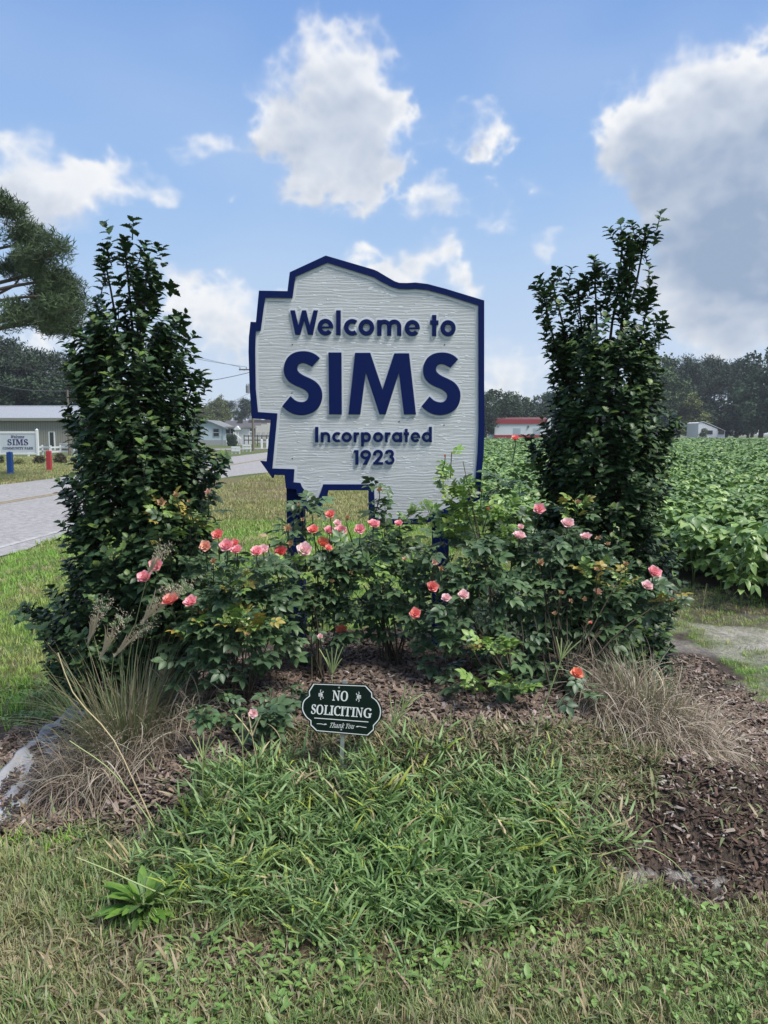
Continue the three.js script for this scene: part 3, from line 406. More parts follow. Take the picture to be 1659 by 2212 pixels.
// ---------------------------------------------------------------- the loose weed cloth
(function cloth() {
  const r = rngOf(31), nu = 46, nv = 20, rows = [];
  const edge = [[190, 1512], [130, 1549], [70, 1600], [20, 1655], [-60, 1730], [-140, 1810]].map(([x, y]) => hit(x, y + 14)), low = [[230, 1540], [180, 1600], [135, 1650], [80, 1720], [20, 1790], [-60, 1860]].map(([x, y]) => hit(x, y)), A = new THREE.CatmullRomCurve3(edge), C = new THREE.CatmullRomCurve3(low);
  for (let v = 0; v <= nv; v++) { const row = []; for (let u = 0; u <= nu; u++) { const s = u / nu, t = v / nv, p = A.getPoint(s).lerp(C.getPoint(s), t), fold = n2(s * 6, t * 3) * .012 + Math.sin((t * 5 + n2(s * 3, 1) * .7) * 3.1) * .006; p.x += n2(s * 9, 7) * .012 * (1 - t); p.y = H(p.x, p.z) + .016 + Math.max(-.006, fold) + .03 * Math.exp(-t * 9) - (t > .9 ? (t - .9) * .35 : 0); row.push(p); } rows.push(row); }
  rows.unshift(rows[0].map((p) => V(p.x - .02, H(p.x - .03, p.z) - .02, p.z)));
  const g = new Build().strip(rows).done(), o = part('weed_cloth', g, mat(.36, .37, .39, .85, { side: THREE.DoubleSide, bumpMap: null }), scene); tag(o, 'crumpled grey landscape cloth bared at the edge of the mound', 'cloth');
  // mulch left lying on it
  const list = [], gc = box(1, .2, .32); for (let k = 0; k < 1500; k++) { const s = r(), t = r(); if (n2(s * 4 + 2, t * 2.6) < .05 - .25 * t) continue; const p = A.getPoint(s).lerp(C.getPoint(s), .12 + t * .88); p.y = H(p.x, p.z) + .03; list.push([M4().compose(p, new THREE.Quaternion().setFromEuler(new THREE.Euler((r() - .5), r() * 6.28, (r() - .5))), V(1, 1, 1).multiplyScalar(.01 + .02 * r())), vary([.075, .055, .05], r, .4)]); }
  tag(instances(numbered('mulch_chips'), gc, mat(1, 1, 1, .9), list), 'brown bark mulch chips scattered on the grey cloth', 'mulch', null, 'stuff');
})();
// ---------------------------------------------------------------- hollies
const GOLD = 2.39996;
const barkMat = mat(.065, .052, .042, .9, { bumpMap: soilBump, bumpScale: .004 });
const hollyGeos = [[.36, .35, .22], [.33, .5, .12], [.4, .25, .34]].map(([w, f, c]) => leaf([[0, .03], [.05, .12], [.14, .42], [.2, .95], [.27, .66], [.42, 1.08], [.5, .74], [.63, .98], [.71, .55], [.83, .5], [.9, .16], [1, .01]], w, f, c));
const hollyTints = [[.042, .082, .034], [.058, .108, .042], [.032, .066, .03], [.1, .16, .04]];
const hollyMats = hollyTints.map((c) => new THREE.MeshPhysicalMaterial({ color: rgb(...c), roughness: .42, side: THREE.DoubleSide, specularIntensity: .6 })), hollyMat = new THREE.MeshPhysicalMaterial({ color: rgb(1, 1, 1), roughness: .42, side: THREE.DoubleSide, specularIntensity: .6 });
// sends most leaves to one part of stuff and the ones that show largest to parts of their own
function foliage(tree, list, geos, mats, shared, name, own, toward) {
  const scored = list.map((l) => [l.pos.distanceTo(EYE) * (1 + .3 * l.rank), l]).sort((a, b) => a[0] - b[0]), inv = tree.matrixWorld.clone().invert();
  scored.slice(0, own).forEach(([, l]) => { const m = part(name, geos[l.g], mats[l.t], tree); inv.clone().multiply(l.m).decompose(m.position, m.quaternion, m.scale); });
  geos.forEach((g, k) => { const rest = scored.slice(own).filter(([, l]) => l.g === k).map(([, l]) => [inv.clone().multiply(l.m), l.c]); if (rest.length) instances('foliage', g, shared, rest, tree); });
}
function holly(seed, depth, baseX, baseY, profile, leaders, label) {
  const r = rngOf(seed), b = V(at(baseX, baseY, depth).x, 0, -depth); b.y = H(b.x, b.z) - .02;
  const tree = thing('holly_tree', b, label, 'holly', 'hollies beside the sign'); tree.updateMatrixWorld(true);
  const prof = profile.map(([y, xl, xr]) => { const L = at(xl, y, depth), Rr = at(xr, y, depth); return { y: L.y, c: (L.x + Rr.x) / 2, r: (Rr.x - L.x) / 2 }; }).sort((p, q) => p.y - q.y);
  const span = (y) => { if (y <= prof[0].y) return prof[0]; for (let i = 1; i < prof.length; i++) if (y <= prof[i].y) { const t = (y - prof[i - 1].y) / (prof[i].y - prof[i - 1].y); return { c: lerp(prof[i - 1].c, prof[i].c, t), r: lerp(prof[i - 1].r, prof[i].r, t) }; } return { c: prof.at(-1).c, r: 0 }; };
  const list = [], wood = [];
  const shoot = (p0, dir, len, n, rank, size) => {
    const d = dir.clone().normalize(), side = V(d.y, -d.x, .3).cross(d).normalize(), other = V(0, 0, 0).crossVectors(d, side); let a = r() * 6.28;
    for (let k = 0; k < n; k++) { a += GOLD + (r() - .5) * .5; const t = Math.pow((k + .5) / n, .8), p = p0.clone().addScaledVector(d, len * t), out = side.clone().multiplyScalar(Math.cos(a)).addScaledVector(other, Math.sin(a)); const up = lerp(.25, .95, t) + (r() - .5) * .35; const ld = out.multiplyScalar(1).addScaledVector(d, up).add(V(0, -.12, 0)); const s = size * (.75 + .5 * r()) * (t > .85 ? .75 : 1); const tint = t > .8 && r() < .35 ? 3 : Math.floor(r() * 3); list.push({ pos: p, m: frame(p, ld, d.clone().multiplyScalar(1).add(V((r() - .5) * .5, .3, (r() - .5) * .5)), s), c: vary(hollyTints[tint], r, .3), g: Math.floor(r() * 3), t: tint, rank }); }
    if (r() < .5) wood.push(limb([p0.clone().sub(tree.position), p0.clone().addScaledVector(d, len * .9).sub(tree.position)], .0035, .0015, 4, 1));
  };
  const top = prof.at(-1).y, bot = prof[0].y;
  for (let k = 0; k < 1150; k++) {   // the body
    let y, s; do { y = lerp(bot - .05, top - .1, r()); s = span(y); } while (r() > s.r / .5);
    const a = r() * 6.283, q = Math.sqrt(lerp(.25, .93, r())) + n2(Math.cos(a) * 2 + seed, y * 2.4) * .1, rad = s.r * q;
    const p0 = V(s.c + Math.cos(a) * rad - Math.cos(a) * .05, y - .09, b.z + Math.sin(a) * rad * .95);
    if (n3(p0.x * 3.4, p0.y * 3.4, p0.z * 3.4 + seed) < -.72) continue;
    shoot(p0, V(Math.cos(a) * .5 + (r() - .5) * .3, 1, Math.sin(a) * .5 + (r() - .5) * .3), .1 + .08 * r(), 11 + Math.floor(r() * 5), 1 - q, .053);
  }
  const core = V(0, 0, 0); wood.push(limb([core, V(.01, .9, 0), V((span(top - .5).c - b.x) * .6, top - b.y - .5, 0)], .032, .012, 8, 8));
  for (const [lx, ly, dense, from] of leaders) {   // upright leaders reaching above the body
    const tip = at(lx, ly + (depth > 4.2 ? 20 : 38), depth + (r() - .5) * .35), y0 = at(lx, from, depth).y, s = span(y0 - .25), root = V(lerp(tip.x, s.c, .45), y0 - .25, b.z + (r() - .5) * .15), mid = root.clone().lerp(tip, .5).add(V((r() - .5) * .04, 0, 0));
    wood.push(limb([V(lerp(root.x, b.x, .5), y0 - .9, b.z), root, mid, tip].map((p) => p.clone().sub(tree.position)), .013, .004, 6, 8));
    const c = new THREE.CatmullRomCurve3([root, mid, tip]), L = c.getLength();
    for (let d = .1; d < L; d += .028) { const t = d / L, p = c.getPointAt(t), ax = c.getTangentAt(t); if (r() < .55 + dense * .4 * (1 - t) + t * .45) { const o = V(r() - .5, 0, r() - .5).multiplyScalar(.18 * dense); shoot(p.clone().add(o), ax.clone().add(V((r() - .5) * 1.1, .1, (r() - .5) * 1.1)), .06 + .06 * r(), 7 + Math.floor(4 * r()), .2, .052); } }
    shoot(tip.clone().addScaledVector(V(0, 1, 0), -.12), V((r() - .5) * .15, 1, 0), .13, 14, .2, .058);
  }
  for (const [k] of [[0], [1], [2], [3], [4]]) { const a = k * 1.3 + seed; wood.push(limb([V(0, .02, 0), V(Math.cos(a) * .06, .5, Math.sin(a) * .06), V(Math.cos(a) * .2, 1.3, Math.sin(a) * .15)], .018, .006, 6, 6)); }
  part('trunk', mergeGeometries(wood.map((g) => g.toNonIndexed())), barkMat, tree);
  foliage(tree, list, hollyGeos, hollyMats, hollyMat, 'leaf', 300);
}
holly(41, 3.95, 275, 1470, [[1475, 160, 420], [1430, 120, 470], [1340, 108, 480], [1280, 118, 478], [1220, 140, 470], [1120, 155, 460], [1040, 158, 455], [960, 155, 458], [900, 152, 425], [840, 150, 418], [790, 145, 415], [740, 165, 400], [700, 185, 392], [660, 215, 360]], [[268, 484, .8, 640], [226, 524, .8, 660], [320, 526, .9, 640], [338, 590, .8, 690], [300, 560, .5, 650], [203, 668, .7, 760], [375, 660, .6, 760], [418, 790, .8, 860], [462, 960, .7, 1060], [80, 1282, .8, 1400], [95, 1300, .8, 1420]], 'narrow dark holly with one bushy peak standing on the road side of the sign');
holly(57, 4.45, 1305, 1425, [[1440, 1220, 1440], [1380, 1190, 1450], [1300, 1175, 1462], [1220, 1170, 1452], [1120, 1158, 1432], [1040, 1160, 1438], [980, 1160, 1440], [900, 1180, 1440], [840, 1185, 1430], [780, 1188, 1415], [720, 1195, 1405], [680, 1215, 1370]], [[1396, 472, .9, 640], [1345, 492, .7, 640], [1372, 500, .4, 660], [1285, 562, .9, 690], [1250, 600, .7, 700], [1192, 585, 1, 740], [1172, 610, .6, 740], [1408, 610, .7, 760], [1425, 690, .7, 800], [1150, 950, .7, 1040], [1450, 900, .6, 1000]], 'tall dark holly with several upright shoots standing on the field side of the sign');

// ---------------------------------------------------------------- roses
const roseLeafGeo = (() => { const g = leaf([[0, .05], [.1, .5], [.3, .95], [.5, 1], [.72, .72], [.9, .28], [1, .01]], .29, .34, .2); const b = new Build(); for (const [x, y, a, s] of [[0, .5, 0, .5], [-.03, .42, 1.0, .46], [.03, .42, -1.0, .46], [-.03, .18, 1.15, .36], [.03, .18, -1.15, .36]]) b.add(g, M4().makeRotationZ(a).scale(V(s, s, s)).setPosition(x, y, -.1 * y)); b.add(new THREE.CylinderGeometry(.008, .01, .52, 4), M4().makeTranslation(0, .25, -.03)); return b.done(); })();
const roseTints = [[.08, .14, .062], [.11, .19, .08], [.058, .112, .052], [.22, .35, .08], [.38, .31, .07]];
const roseMats = roseTints.map((c) => leafMat(...c, .45, .18)), roseMat = leafMat(1, 1, 1, .45, .18), caneMat = mat(.045, .06, .026, .6), dryCane = mat(.055, .045, .028, .8);
const petalGeo = (() => { const rows = []; for (let i = 0; i <= 5; i++) { const t = i / 5, w = .5 * Math.sin(Math.PI * Math.pow(t, .75) * .86 + .12), row = []; for (let j = -2; j <= 2; j++) { const u = j / 2; row.push(V(u * w, t * (1 - .1 * u * u), .34 * t * t - .12 * t + .16 * u * u * t * (1 - t * .6) - (t > .9 ? .1 : 0))); } rows.push(row); } return new Build().strip(rows).done(); })();
const petalTones = { pink: [.93, .46, .5], pale: [.92, .64, .65], coral: [.93, .34, .3], orange: [.94, .36, .22], red: [.92, .22, .21], salmon: [.85, .5, .38], dry: [.5, .32, .17], drypink: [.66, .42, .32], bud: [.8, .25, .1] };
const petalMats = {}; for (const [k, c] of Object.entries(petalTones)) petalMats[k] = [0, 1].map((j) => leafMat(...c.map((v, i) => clamp(v * (j ? 1.12 : 1) + (j ? .03 : 0))), .7, .3));
const sepalMat = leafMat(.07, .12, .03, .6, .2);
function bloom(bush, X, Y, depth, size, tone, r) {   // size across in picture units
  const c = at(X, Y, depth).sub(bush.position), R = size / FD * depth / 2 * 1.12, g = new THREE.Group(), dry = tone.startsWith('dry'), bud = tone === 'bud'; g.name = dry ? 'withered_bloom' : bud ? 'rose_bud' : 'rose_bloom';
  g.position.copy(c); bush.add(g); g.quaternion.setFromEuler(new THREE.Euler(.75 + (r() - .5) * .7, r() * 6.28, (r() - .5) * .6, 'ZXY'));
  const rings = bud ? [[3, .16, .95], [2, .05, .9]] : dry ? [[5, 1.15, .95], [5, .7, .8], [4, .35, .65], [3, .9, .6]] : [[5, 1.22, 1.02], [5, .92, .95], [5, .62, .82], [4, .34, .7], [3, .14, .58]];
  rings.forEach(([n, open, len], k) => { for (let j = 0; j < n; j++) { const a = j / n * 6.283 + k * .7 + (r() - .5) * .3, o = open + (r() - .5) * (dry ? .6 : .16), p = part('petal', petalGeo, petalMats[tone][(j + k) % 2], g), s = R * len * (dry ? .7 + .4 * r() : .92 + .2 * r()); const q = new THREE.Quaternion().setFromAxisAngle(V(0, 1, 0), a).multiply(new THREE.Quaternion().setFromAxisAngle(V(1, 0, 0), o)); p.quaternion.copy(q); p.position.set(0, -R * .28, 0); p.scale.set(s * (dry ? .75 : 1.22), s, s * (dry ? 1.5 : 1) * -1); } });
  const down = V(0, -1, 0).applyQuaternion(g.quaternion), stem = [c.clone().addScaledVector(down, R * .25), c.clone().addScaledVector(down, R * .6).add(V(0, -R * .9, 0)), c.clone().add(V((r() - .5) * .05, -.13, -.05 - .05 * r()))];
  part('stem', limb(stem, .0022, .003, 5, 4), caneMat, bush);
  for (let k = 0; k < 3; k++) { const p = part('sepal', petalGeo, sepalMat, g), a = k * 2.1; p.quaternion.copy(new THREE.Quaternion().setFromAxisAngle(V(0, 1, 0), a).multiply(new THREE.Quaternion().setFromAxisAngle(V(1, 0, 0), bud ? .3 : 1.5))); p.position.set(0, -R * .3, 0); p.scale.set(R * .35, R * .6, R * .3); }
}
function roseBush(seed, base, lobes, blooms, label, opts = {}) {   // lobes: [x, y, rx, ry, depth, leaves, pale]
  const r = rngOf(seed), b = hit(base[0], base[1]); b.y = H(b.x, b.z) - .01;
  const bush = thing('rose_bush', b, label, 'rose bush', 'rose bushes in front of the sign'); bush.updateMatrixWorld(true);
  const list = [], canes = [];
  for (const [x, y, rx, ry, depth, n, pale = 0] of lobes) {
    const c = at(x, y, depth), ax = rx / FD * depth, ay = ry / FD * depth, az = Math.min(ax, ay, .3) * .95;
    for (let k = 0; k < n * .9; k++) {
      const d = V(r() - .5, r() - .5, r() - .5).normalize(), q = Math.cbrt(lerp(.12, 1, r())), p = V(c.x + d.x * ax * q, c.y + d.y * ay * q, c.z + d.z * az * q);
      if (p.y < H(p.x, p.z) + .05) continue; if (n3(p.x * 6, p.y * 6, p.z * 6 + seed) < -.32) continue;
      const out = V(d.x * .7 + (r() - .5) * 1.5, .12 + (r() - .5) * .8 - (pale ? -.3 : .15), d.z * .8 + .25 + (r() - .5) * .8), s = (.075 + .045 * r()) * (pale ? .78 : 1);
      const tint = pale && r() < .72 ? (r() < pale - 1 ? 4 : 3) : Math.floor(r() * 3);
      list.push({ pos: p, m: frame(p, out, V((r() - .5) * 1.3, 1, .25 + (r() - .5) * 1.2), s), c: vary(roseTints[tint], r, .32), g: 0, t: tint, rank: (1 - q) });
    }
    for (let k = 0, m = Math.max(1, Math.round(rx / 40)); k < m; k++) { const tip = V(c.x + (r() - .5) * ax * 1.4, c.y + ay * (.1 + .6 * r()), c.z + (r() - .5) * az), foot = b.clone().add(V((r() - .5) * .12, 0, (r() - .5) * .1)), mid = foot.clone().lerp(tip, .5).add(V((r() - .5) * .08, .06, (r() - .5) * .05)); canes.push(limb([foot, mid, tip].map((p) => p.sub(b)), .0042 + .002 * r(), .0018, 5, 6)); }
  }
  part('canes', mergeGeometries(canes), dryCane, bush).userData.kind = 'stuff';
  for (const [X, Y, s, tone, dz = 0] of blooms) { let depth = lobes[0][4], best = 1e9; for (const l of lobes) { const q = Math.hypot((X - l[0]) / l[2], (Y - l[1]) / l[3]); if (q < best) { best = q; depth = l[4] - Math.min(Math.min(l[2], l[3]) / FD * l[4], .3) * .95 * Math.sqrt(clamp(1.05 - q * q * .9, .0, 1)); } } bloom(bush, X, Y, depth + dz - (tone === 'bud' ? .0 : .11), s, tone, r); }
  foliage(bush, list, [roseLeafGeo], roseMats, roseMat, 'leaf', Math.min(280, Math.floor(list.length * .4)));
}
const z4 = (l) => l.map(([x, y, s, t, d]) => [265.4 + .42 * x, 1028.5 + .42 * y, s * .42, t, d]), z5 = (l) => l.map(([x, y, s, t, d]) => [862.6 + .4 * x, 962 + .4 * y, s * .4, t, d]);
roseBush(61, [415, 1500], [[385, 1130, 62, 60, 3.66, 90, 1.25], [375, 1220, 80, 70, 3.68, 150], [400, 1320, 90, 80, 3.62, 105], [445, 1095, 20, 40, 3.7, 16]], z4([[170, 457, 74, 'pink'], [110, 518, 78, 'pink'], [246, 635, 90, 'coral'], [348, 645, 80, 'pink'], [437, 83, 46, 'drypink'], [198, 135, 62, 'dry'], [275, 95, 46, 'dry'], [340, 130, 30, 'dry']]), 'leafy rose bush with withered tops beside the road side holly');
roseBush(62, [520, 1525], [[530, 1250, 95, 55, 3.5, 170], [510, 1330, 125, 60, 3.45, 180], [515, 1395, 105, 60, 3.4, 110], [420, 1355, 40, 40, 3.4, 34, 1.3], [540, 1335, 50, 26, 3.32, 50, 1.5], [505, 1265, 22, 20, 3.36, 12, 1.6], [440, 1430, 60, 60, 3.45, 40], [600, 1390, 40, 46, 3.45, 36], [500, 1470, 40, 40, 3.42, 12]], z4([[487, 300, 64, 'coral'], [424, 360, 66, 'salmon'], [533, 358, 74, 'pink'], [573, 347, 52, 'coral', .06], [585, 378, 62, 'pink'], [688, 387, 72, 'pink'], [722, 377, 62, 'pale', .05], [465, 437, 48, 'dry'], [745, 357, 18, 'bud'], [788, 450, 14, 'bud'], [640, 812, 32, 'dry']]), 'low spreading rose bush with bronze young leaves and a row of pink blooms');
roseBush(63, [700, 1470], [[690, 1250, 75, 55, 3.75, 130], [640, 1300, 75, 60, 3.72, 110], [690, 1350, 85, 60, 3.75, 110], [625, 1240, 24, 36, 3.62, 24, 1.05], [668, 1120, 26, 55, 3.9, 44], [628, 1160, 26, 30, 3.85, 20], [720, 1430, 90, 34, 3.8, 55]], z4([[810, 387, 72, 'red'], [935, 380, 84, 'pale'], [850, 272, 60, 'dry'], [862, 345, 52, 'dry'], [905, 150, 38, 'dry'], [925, 222, 28, 'dry'], [980, 275, 62, 'coral'], [895, 793, 26, 'pink'], [820, 530, 24, 'drypink'], [880, 440, 14, 'bud'], [1015, 825, 34, 'pale']]), 'rose bush with a bright red bloom climbing the road side post');
roseBush(64, [840, 1440], [[800, 1210, 95, 60, 3.85, 180], [850, 1250, 85, 65, 3.82, 170], [780, 1280, 85, 60, 3.8, 140], [860, 1330, 70, 50, 3.85, 90], [825, 1090, 20, 52, 4.0, 34], [800, 1240, 30, 26, 3.62, 20, 1.1], [800, 1160, 90, 26, 3.9, 40], [730, 1205, 40, 32, 3.72, 40]], z4([[1030, 342, 72, 'orange'], [1058, 370, 42, 'coral'], [1065, 280, 60, 'pink'], [1122, 280, 66, 'pink'], [1067, 195, 56, 'coral'], [1105, 242, 44, 'pale'], [1220, 272, 60, 'pink'], [1290, 247, 68, 'pink'], [1420, 243, 46, 'pink'], [1125, 788, 74, 'orange'], [1153, 212, 42, 'dry'], [1318, 70, 44, 'dry'], [1075, 540, 34, 'dry'], [1173, 495, 30, 'dry'], [1116, 345, 18, 'bud'], [1450, 425, 34, 'drypink']]), 'rose bush with many pink blooms in front of the middle of the sign');
roseBush(65, [1110, 1500], [[1040, 1130, 85, 55, 3.8, 150, 1.02], [985, 1030, 30, 72, 3.85, 85, 1.0], [1010, 1090, 40, 40, 3.85, 40, 1.02], [1000, 1200, 95, 60, 3.72, 180], [1060, 1270, 100, 70, 3.65, 170], [1010, 1350, 85, 75, 3.6, 130], [1080, 1400, 90, 60, 3.55, 80], [930, 1340, 40, 50, 3.65, 60], [1030, 1490, 95, 40, 3.35, 80], [1060, 1400, 45, 22, 3.3, 26, 1.02], [1040, 1478, 30, 20, 3.2, 26, 1.02], [1110, 1480, 34, 20, 3.2, 30, 1.02], [905, 1110, 40, 30, 3.95, 30, 1.0], [945, 1430, 36, 50, 3.6, 30], [1100, 1060, 45, 60, 4.1, 50]], z5([[180, 763, 68, 'coral'], [88, 908, 66, 'coral'], [252, 823, 58, 'pale'], [347, 808, 66, 'pale'], [480, 343, 30, 'bud'], [247, 57, 22, 'bud'], [283, 40, 14, 'bud'], [628, -40, 46, 'coral', .0], [227, 665, 42, 'dry'], [190, 632, 48, 'drypink'], [445, 245, 14, 'bud'], [655, 440, 40, 'pale']]), 'tall rose bush with lime young shoots rising in front of the sign edge');
roseBush(66, [1215, 1505], [[1180, 1180, 80, 50, 3.8, 150], [1240, 1200, 75, 50, 3.85, 130], [1200, 1280, 110, 60, 3.72, 210], [1330, 1280, 90, 55, 3.75, 150], [1390, 1290, 60, 50, 3.8, 90], [1250, 1350, 110, 55, 3.7, 170], [1170, 1410, 60, 50, 3.65, 80], [1240, 1100, 34, 26, 3.85, 26, 1.4], [1345, 1255, 30, 30, 3.6, 22, 1.5], [1290, 1240, 30, 26, 3.6, 20, 1.4], [1440, 1295, 24, 20, 3.65, 18, 1.7], [1230, 1500, 46, 50, 3.3, 60], [1220, 1440, 40, 30, 3.5, 26], [1290, 1400, 60, 30, 3.7, 40]], z5([[755, 343, 66, 'pink'], [910, 420, 76, 'pale'], [1007, 492, 62, 'pale'], [648, 487, 72, 'pale'], [1378, 685, 78, 'pink'], [1340, 757, 62, 'pale'], [962, 1230, 78, 'orange'], [1032, 957, 22, 'coral'], [965, 305, 52, 'dry'], [765, 632, 54, 'dry'], [1075, 500, 48, 'dry'], [1125, 532, 42, 'dry'], [1225, 640, 48, 'dry'], [1070, 672, 48, 'dry'], [1070, 790, 78, 'drypink'], [875, 795, 42, 'dry'], [927, 840, 40, 'dry'], [1000, 832, 42, 'dry'], [838, 910, 42, 'dry'], [1470, 832, 40, 'dry']]), 'wide rose bush with many withered blooms beside the field side holly');
roseBush(67, [555, 1590], [[560, 1545, 46, 34, 3.05, 44], [470, 1530, 40, 30, 3.15, 26], [610, 1500, 30, 26, 3.2, 16]], z4([[672, 1220, 52, 'pale']]), 'small low rose bush with a single pale bloom beside the small green sign');

// ---------------------------------------------------------------- ornamental grasses
function plume(parent, p, dir, len, tone, r) {
  const b = new Build(), d = dir.clone().normalize();
  for (let k = 0; k < 9; k++) { const f = blade(len * (.6 + .5 * r()), .006, .5 + .7 * r(), 5, .4), q = new THREE.Quaternion().setFromUnitVectors(V(0, 1, 0), d.clone().add(V((r() - .3) * .5, .1, (r() - .5) * .3)).normalize()); b.add(f, M4().compose(p.clone().addScaledVector(d, len * .25 * r()), q, V(1, 1, 1))); }
  for (let k = 0; k < 420; k++) { const t = r(), q = p.clone().addScaledVector(d, len * t * 1.1).add(V((r() - .2) * .09 * t, (r() - .3) * .05 * t, (r() - .5) * .05 * t)); const e = V(r() - .5, r() - .2, r() - .5).multiplyScalar(.02); b.tri(q, q.clone().add(e), q.clone().add(V(e.y * .2, .002, e.x * .2))); }
  part('plume', b.done(), tone, parent);
}
function grassClump(seed, X, Y, label, nDry, nGreen, height, wide, plumes) {
  const r = rngOf(seed), b = hit(X, Y), g = thing('ornamental_grass', b, label, 'ornamental grass', 'ornamental grass clumps');
  const shapes = [blade(1, .013, 1.4, 7), blade(1, .012, 2.6, 8), blade(1, .014, 4.0, 10), blade(1, .012, .5, 5)], dry = shapes.map(() => []), green = shapes.map(() => []);
  for (let k = 0; k < nDry; k++) { const a = r() * 6.283, d = Math.sqrt(r()) * wide * .72, s = .12 + .24 * r(), lean = -.5 + 2.0 * r(), x = Math.cos(a) * d, z = Math.sin(a) * d * .7; const q = new THREE.Quaternion().setFromEuler(new THREE.Euler(lean, -a + Math.PI / 2 + (r() - .5) * 3.4, (r() - .5) * 1.2, 'YXZ')), c = r() < .5 ? [.36, .3, .22] : r() < .6 ? [.26, .2, .15] : [.5, .44, .34]; dry[Math.floor(r() * 3)].push([M4().compose(V(x, H(b.x + x, b.z + z) - b.y - .005 + .1 * r() * r(), z), q, V(s * (.7 + .5 * r()), s, s)), vary(c, r, .3)]); }
  for (let k = 0; k < nGreen; k++) { const a = r() * 6.283, d = Math.sqrt(r()) * wide * .35, s = height * (.45 + .6 * r()), x = Math.cos(a) * d, z = Math.sin(a) * d * .7, q = new THREE.Quaternion().setFromEuler(new THREE.Euler(.05 + .3 * r(), -a + Math.PI / 2, (r() - .5) * .3, 'YXZ')), c = r() < .55 ? [.17, .22, .1] : r() < .6 ? [.2, .2, .1] : [.29, .25, .16]; green[r() < .55 ? 3 : 0].push([M4().compose(V(x, H(b.x + x, b.z + z) - b.y - .01, z), q, V(s * .65, s, s)), vary(c, r, .25)]); }
  shapes.forEach((s, k) => { if (dry[k].length) instances('dry_blades', s, leafMat(1, 1, 1, .7, .2), dry[k], g); if (green[k].length) instances('green_blades', s, leafMat(1, 1, 1, .6, .2), green[k], g); });
  const tone = leafMat(.58, .5, .37, .8, .3);
  for (const [px, py, dx, dy, len] of plumes) { const p = at(px, py, -b.z + .03).sub(b), foot = V((r() - .5) * .12, 0, (r() - .5) * .1); part('stalk', limb([foot, foot.clone().lerp(p, .6).add(V(-.02, .02, 0)), p], .0024, .0014, 4, 6), mat(.17, .19, .09, .7), g); plume(g, p, V(dx, dy, .1), len, tone, r); }
}
grassClump(71, 275, 1610, 'shaggy tan ornamental grass with feathery seed plumes below the road side holly', 3300, 560, .62, .52, [[190, 1390, .35, 1, .2], [215, 1425, .5, 1, .22], [245, 1420, .8, .8, .22], [305, 1350, .7, 1, .2], [330, 1330, .8, .8, .2], [320, 1240, .5, 1, .13]]);
grassClump(72, 1400, 1555, 'shaggy brown ornamental grass without plumes below the field side holly', 2600, 240, .42, .46, []);
(function backGrass() {   // striped grass behind the sign
  const r = rngOf(73), b = onGround(.55, -4.75), g = thing('ornamental_grass', b, 'pale striped fountain grass arching behind the sign', 'ornamental grass'), s = blade(1, .012, 1.7, 8), l = [];
  for (let k = 0; k < 900; k++) { const a = r() * 6.283, d = Math.sqrt(r()) * .22, q = new THREE.Quaternion().setFromEuler(new THREE.Euler(.1 + .7 * r(), a, 0, 'YXZ')), z = .4 + .4 * r(); l.push([M4().compose(V(Math.cos(a * 5) * d, -.02, Math.sin(a * 5) * d), q, V(z * .7, z, z)), vary([.27, .34, .18], r, .25)]); }
  instances('blades', s, leafMat(1, 1, 1, .5, .25), l, g);
})();

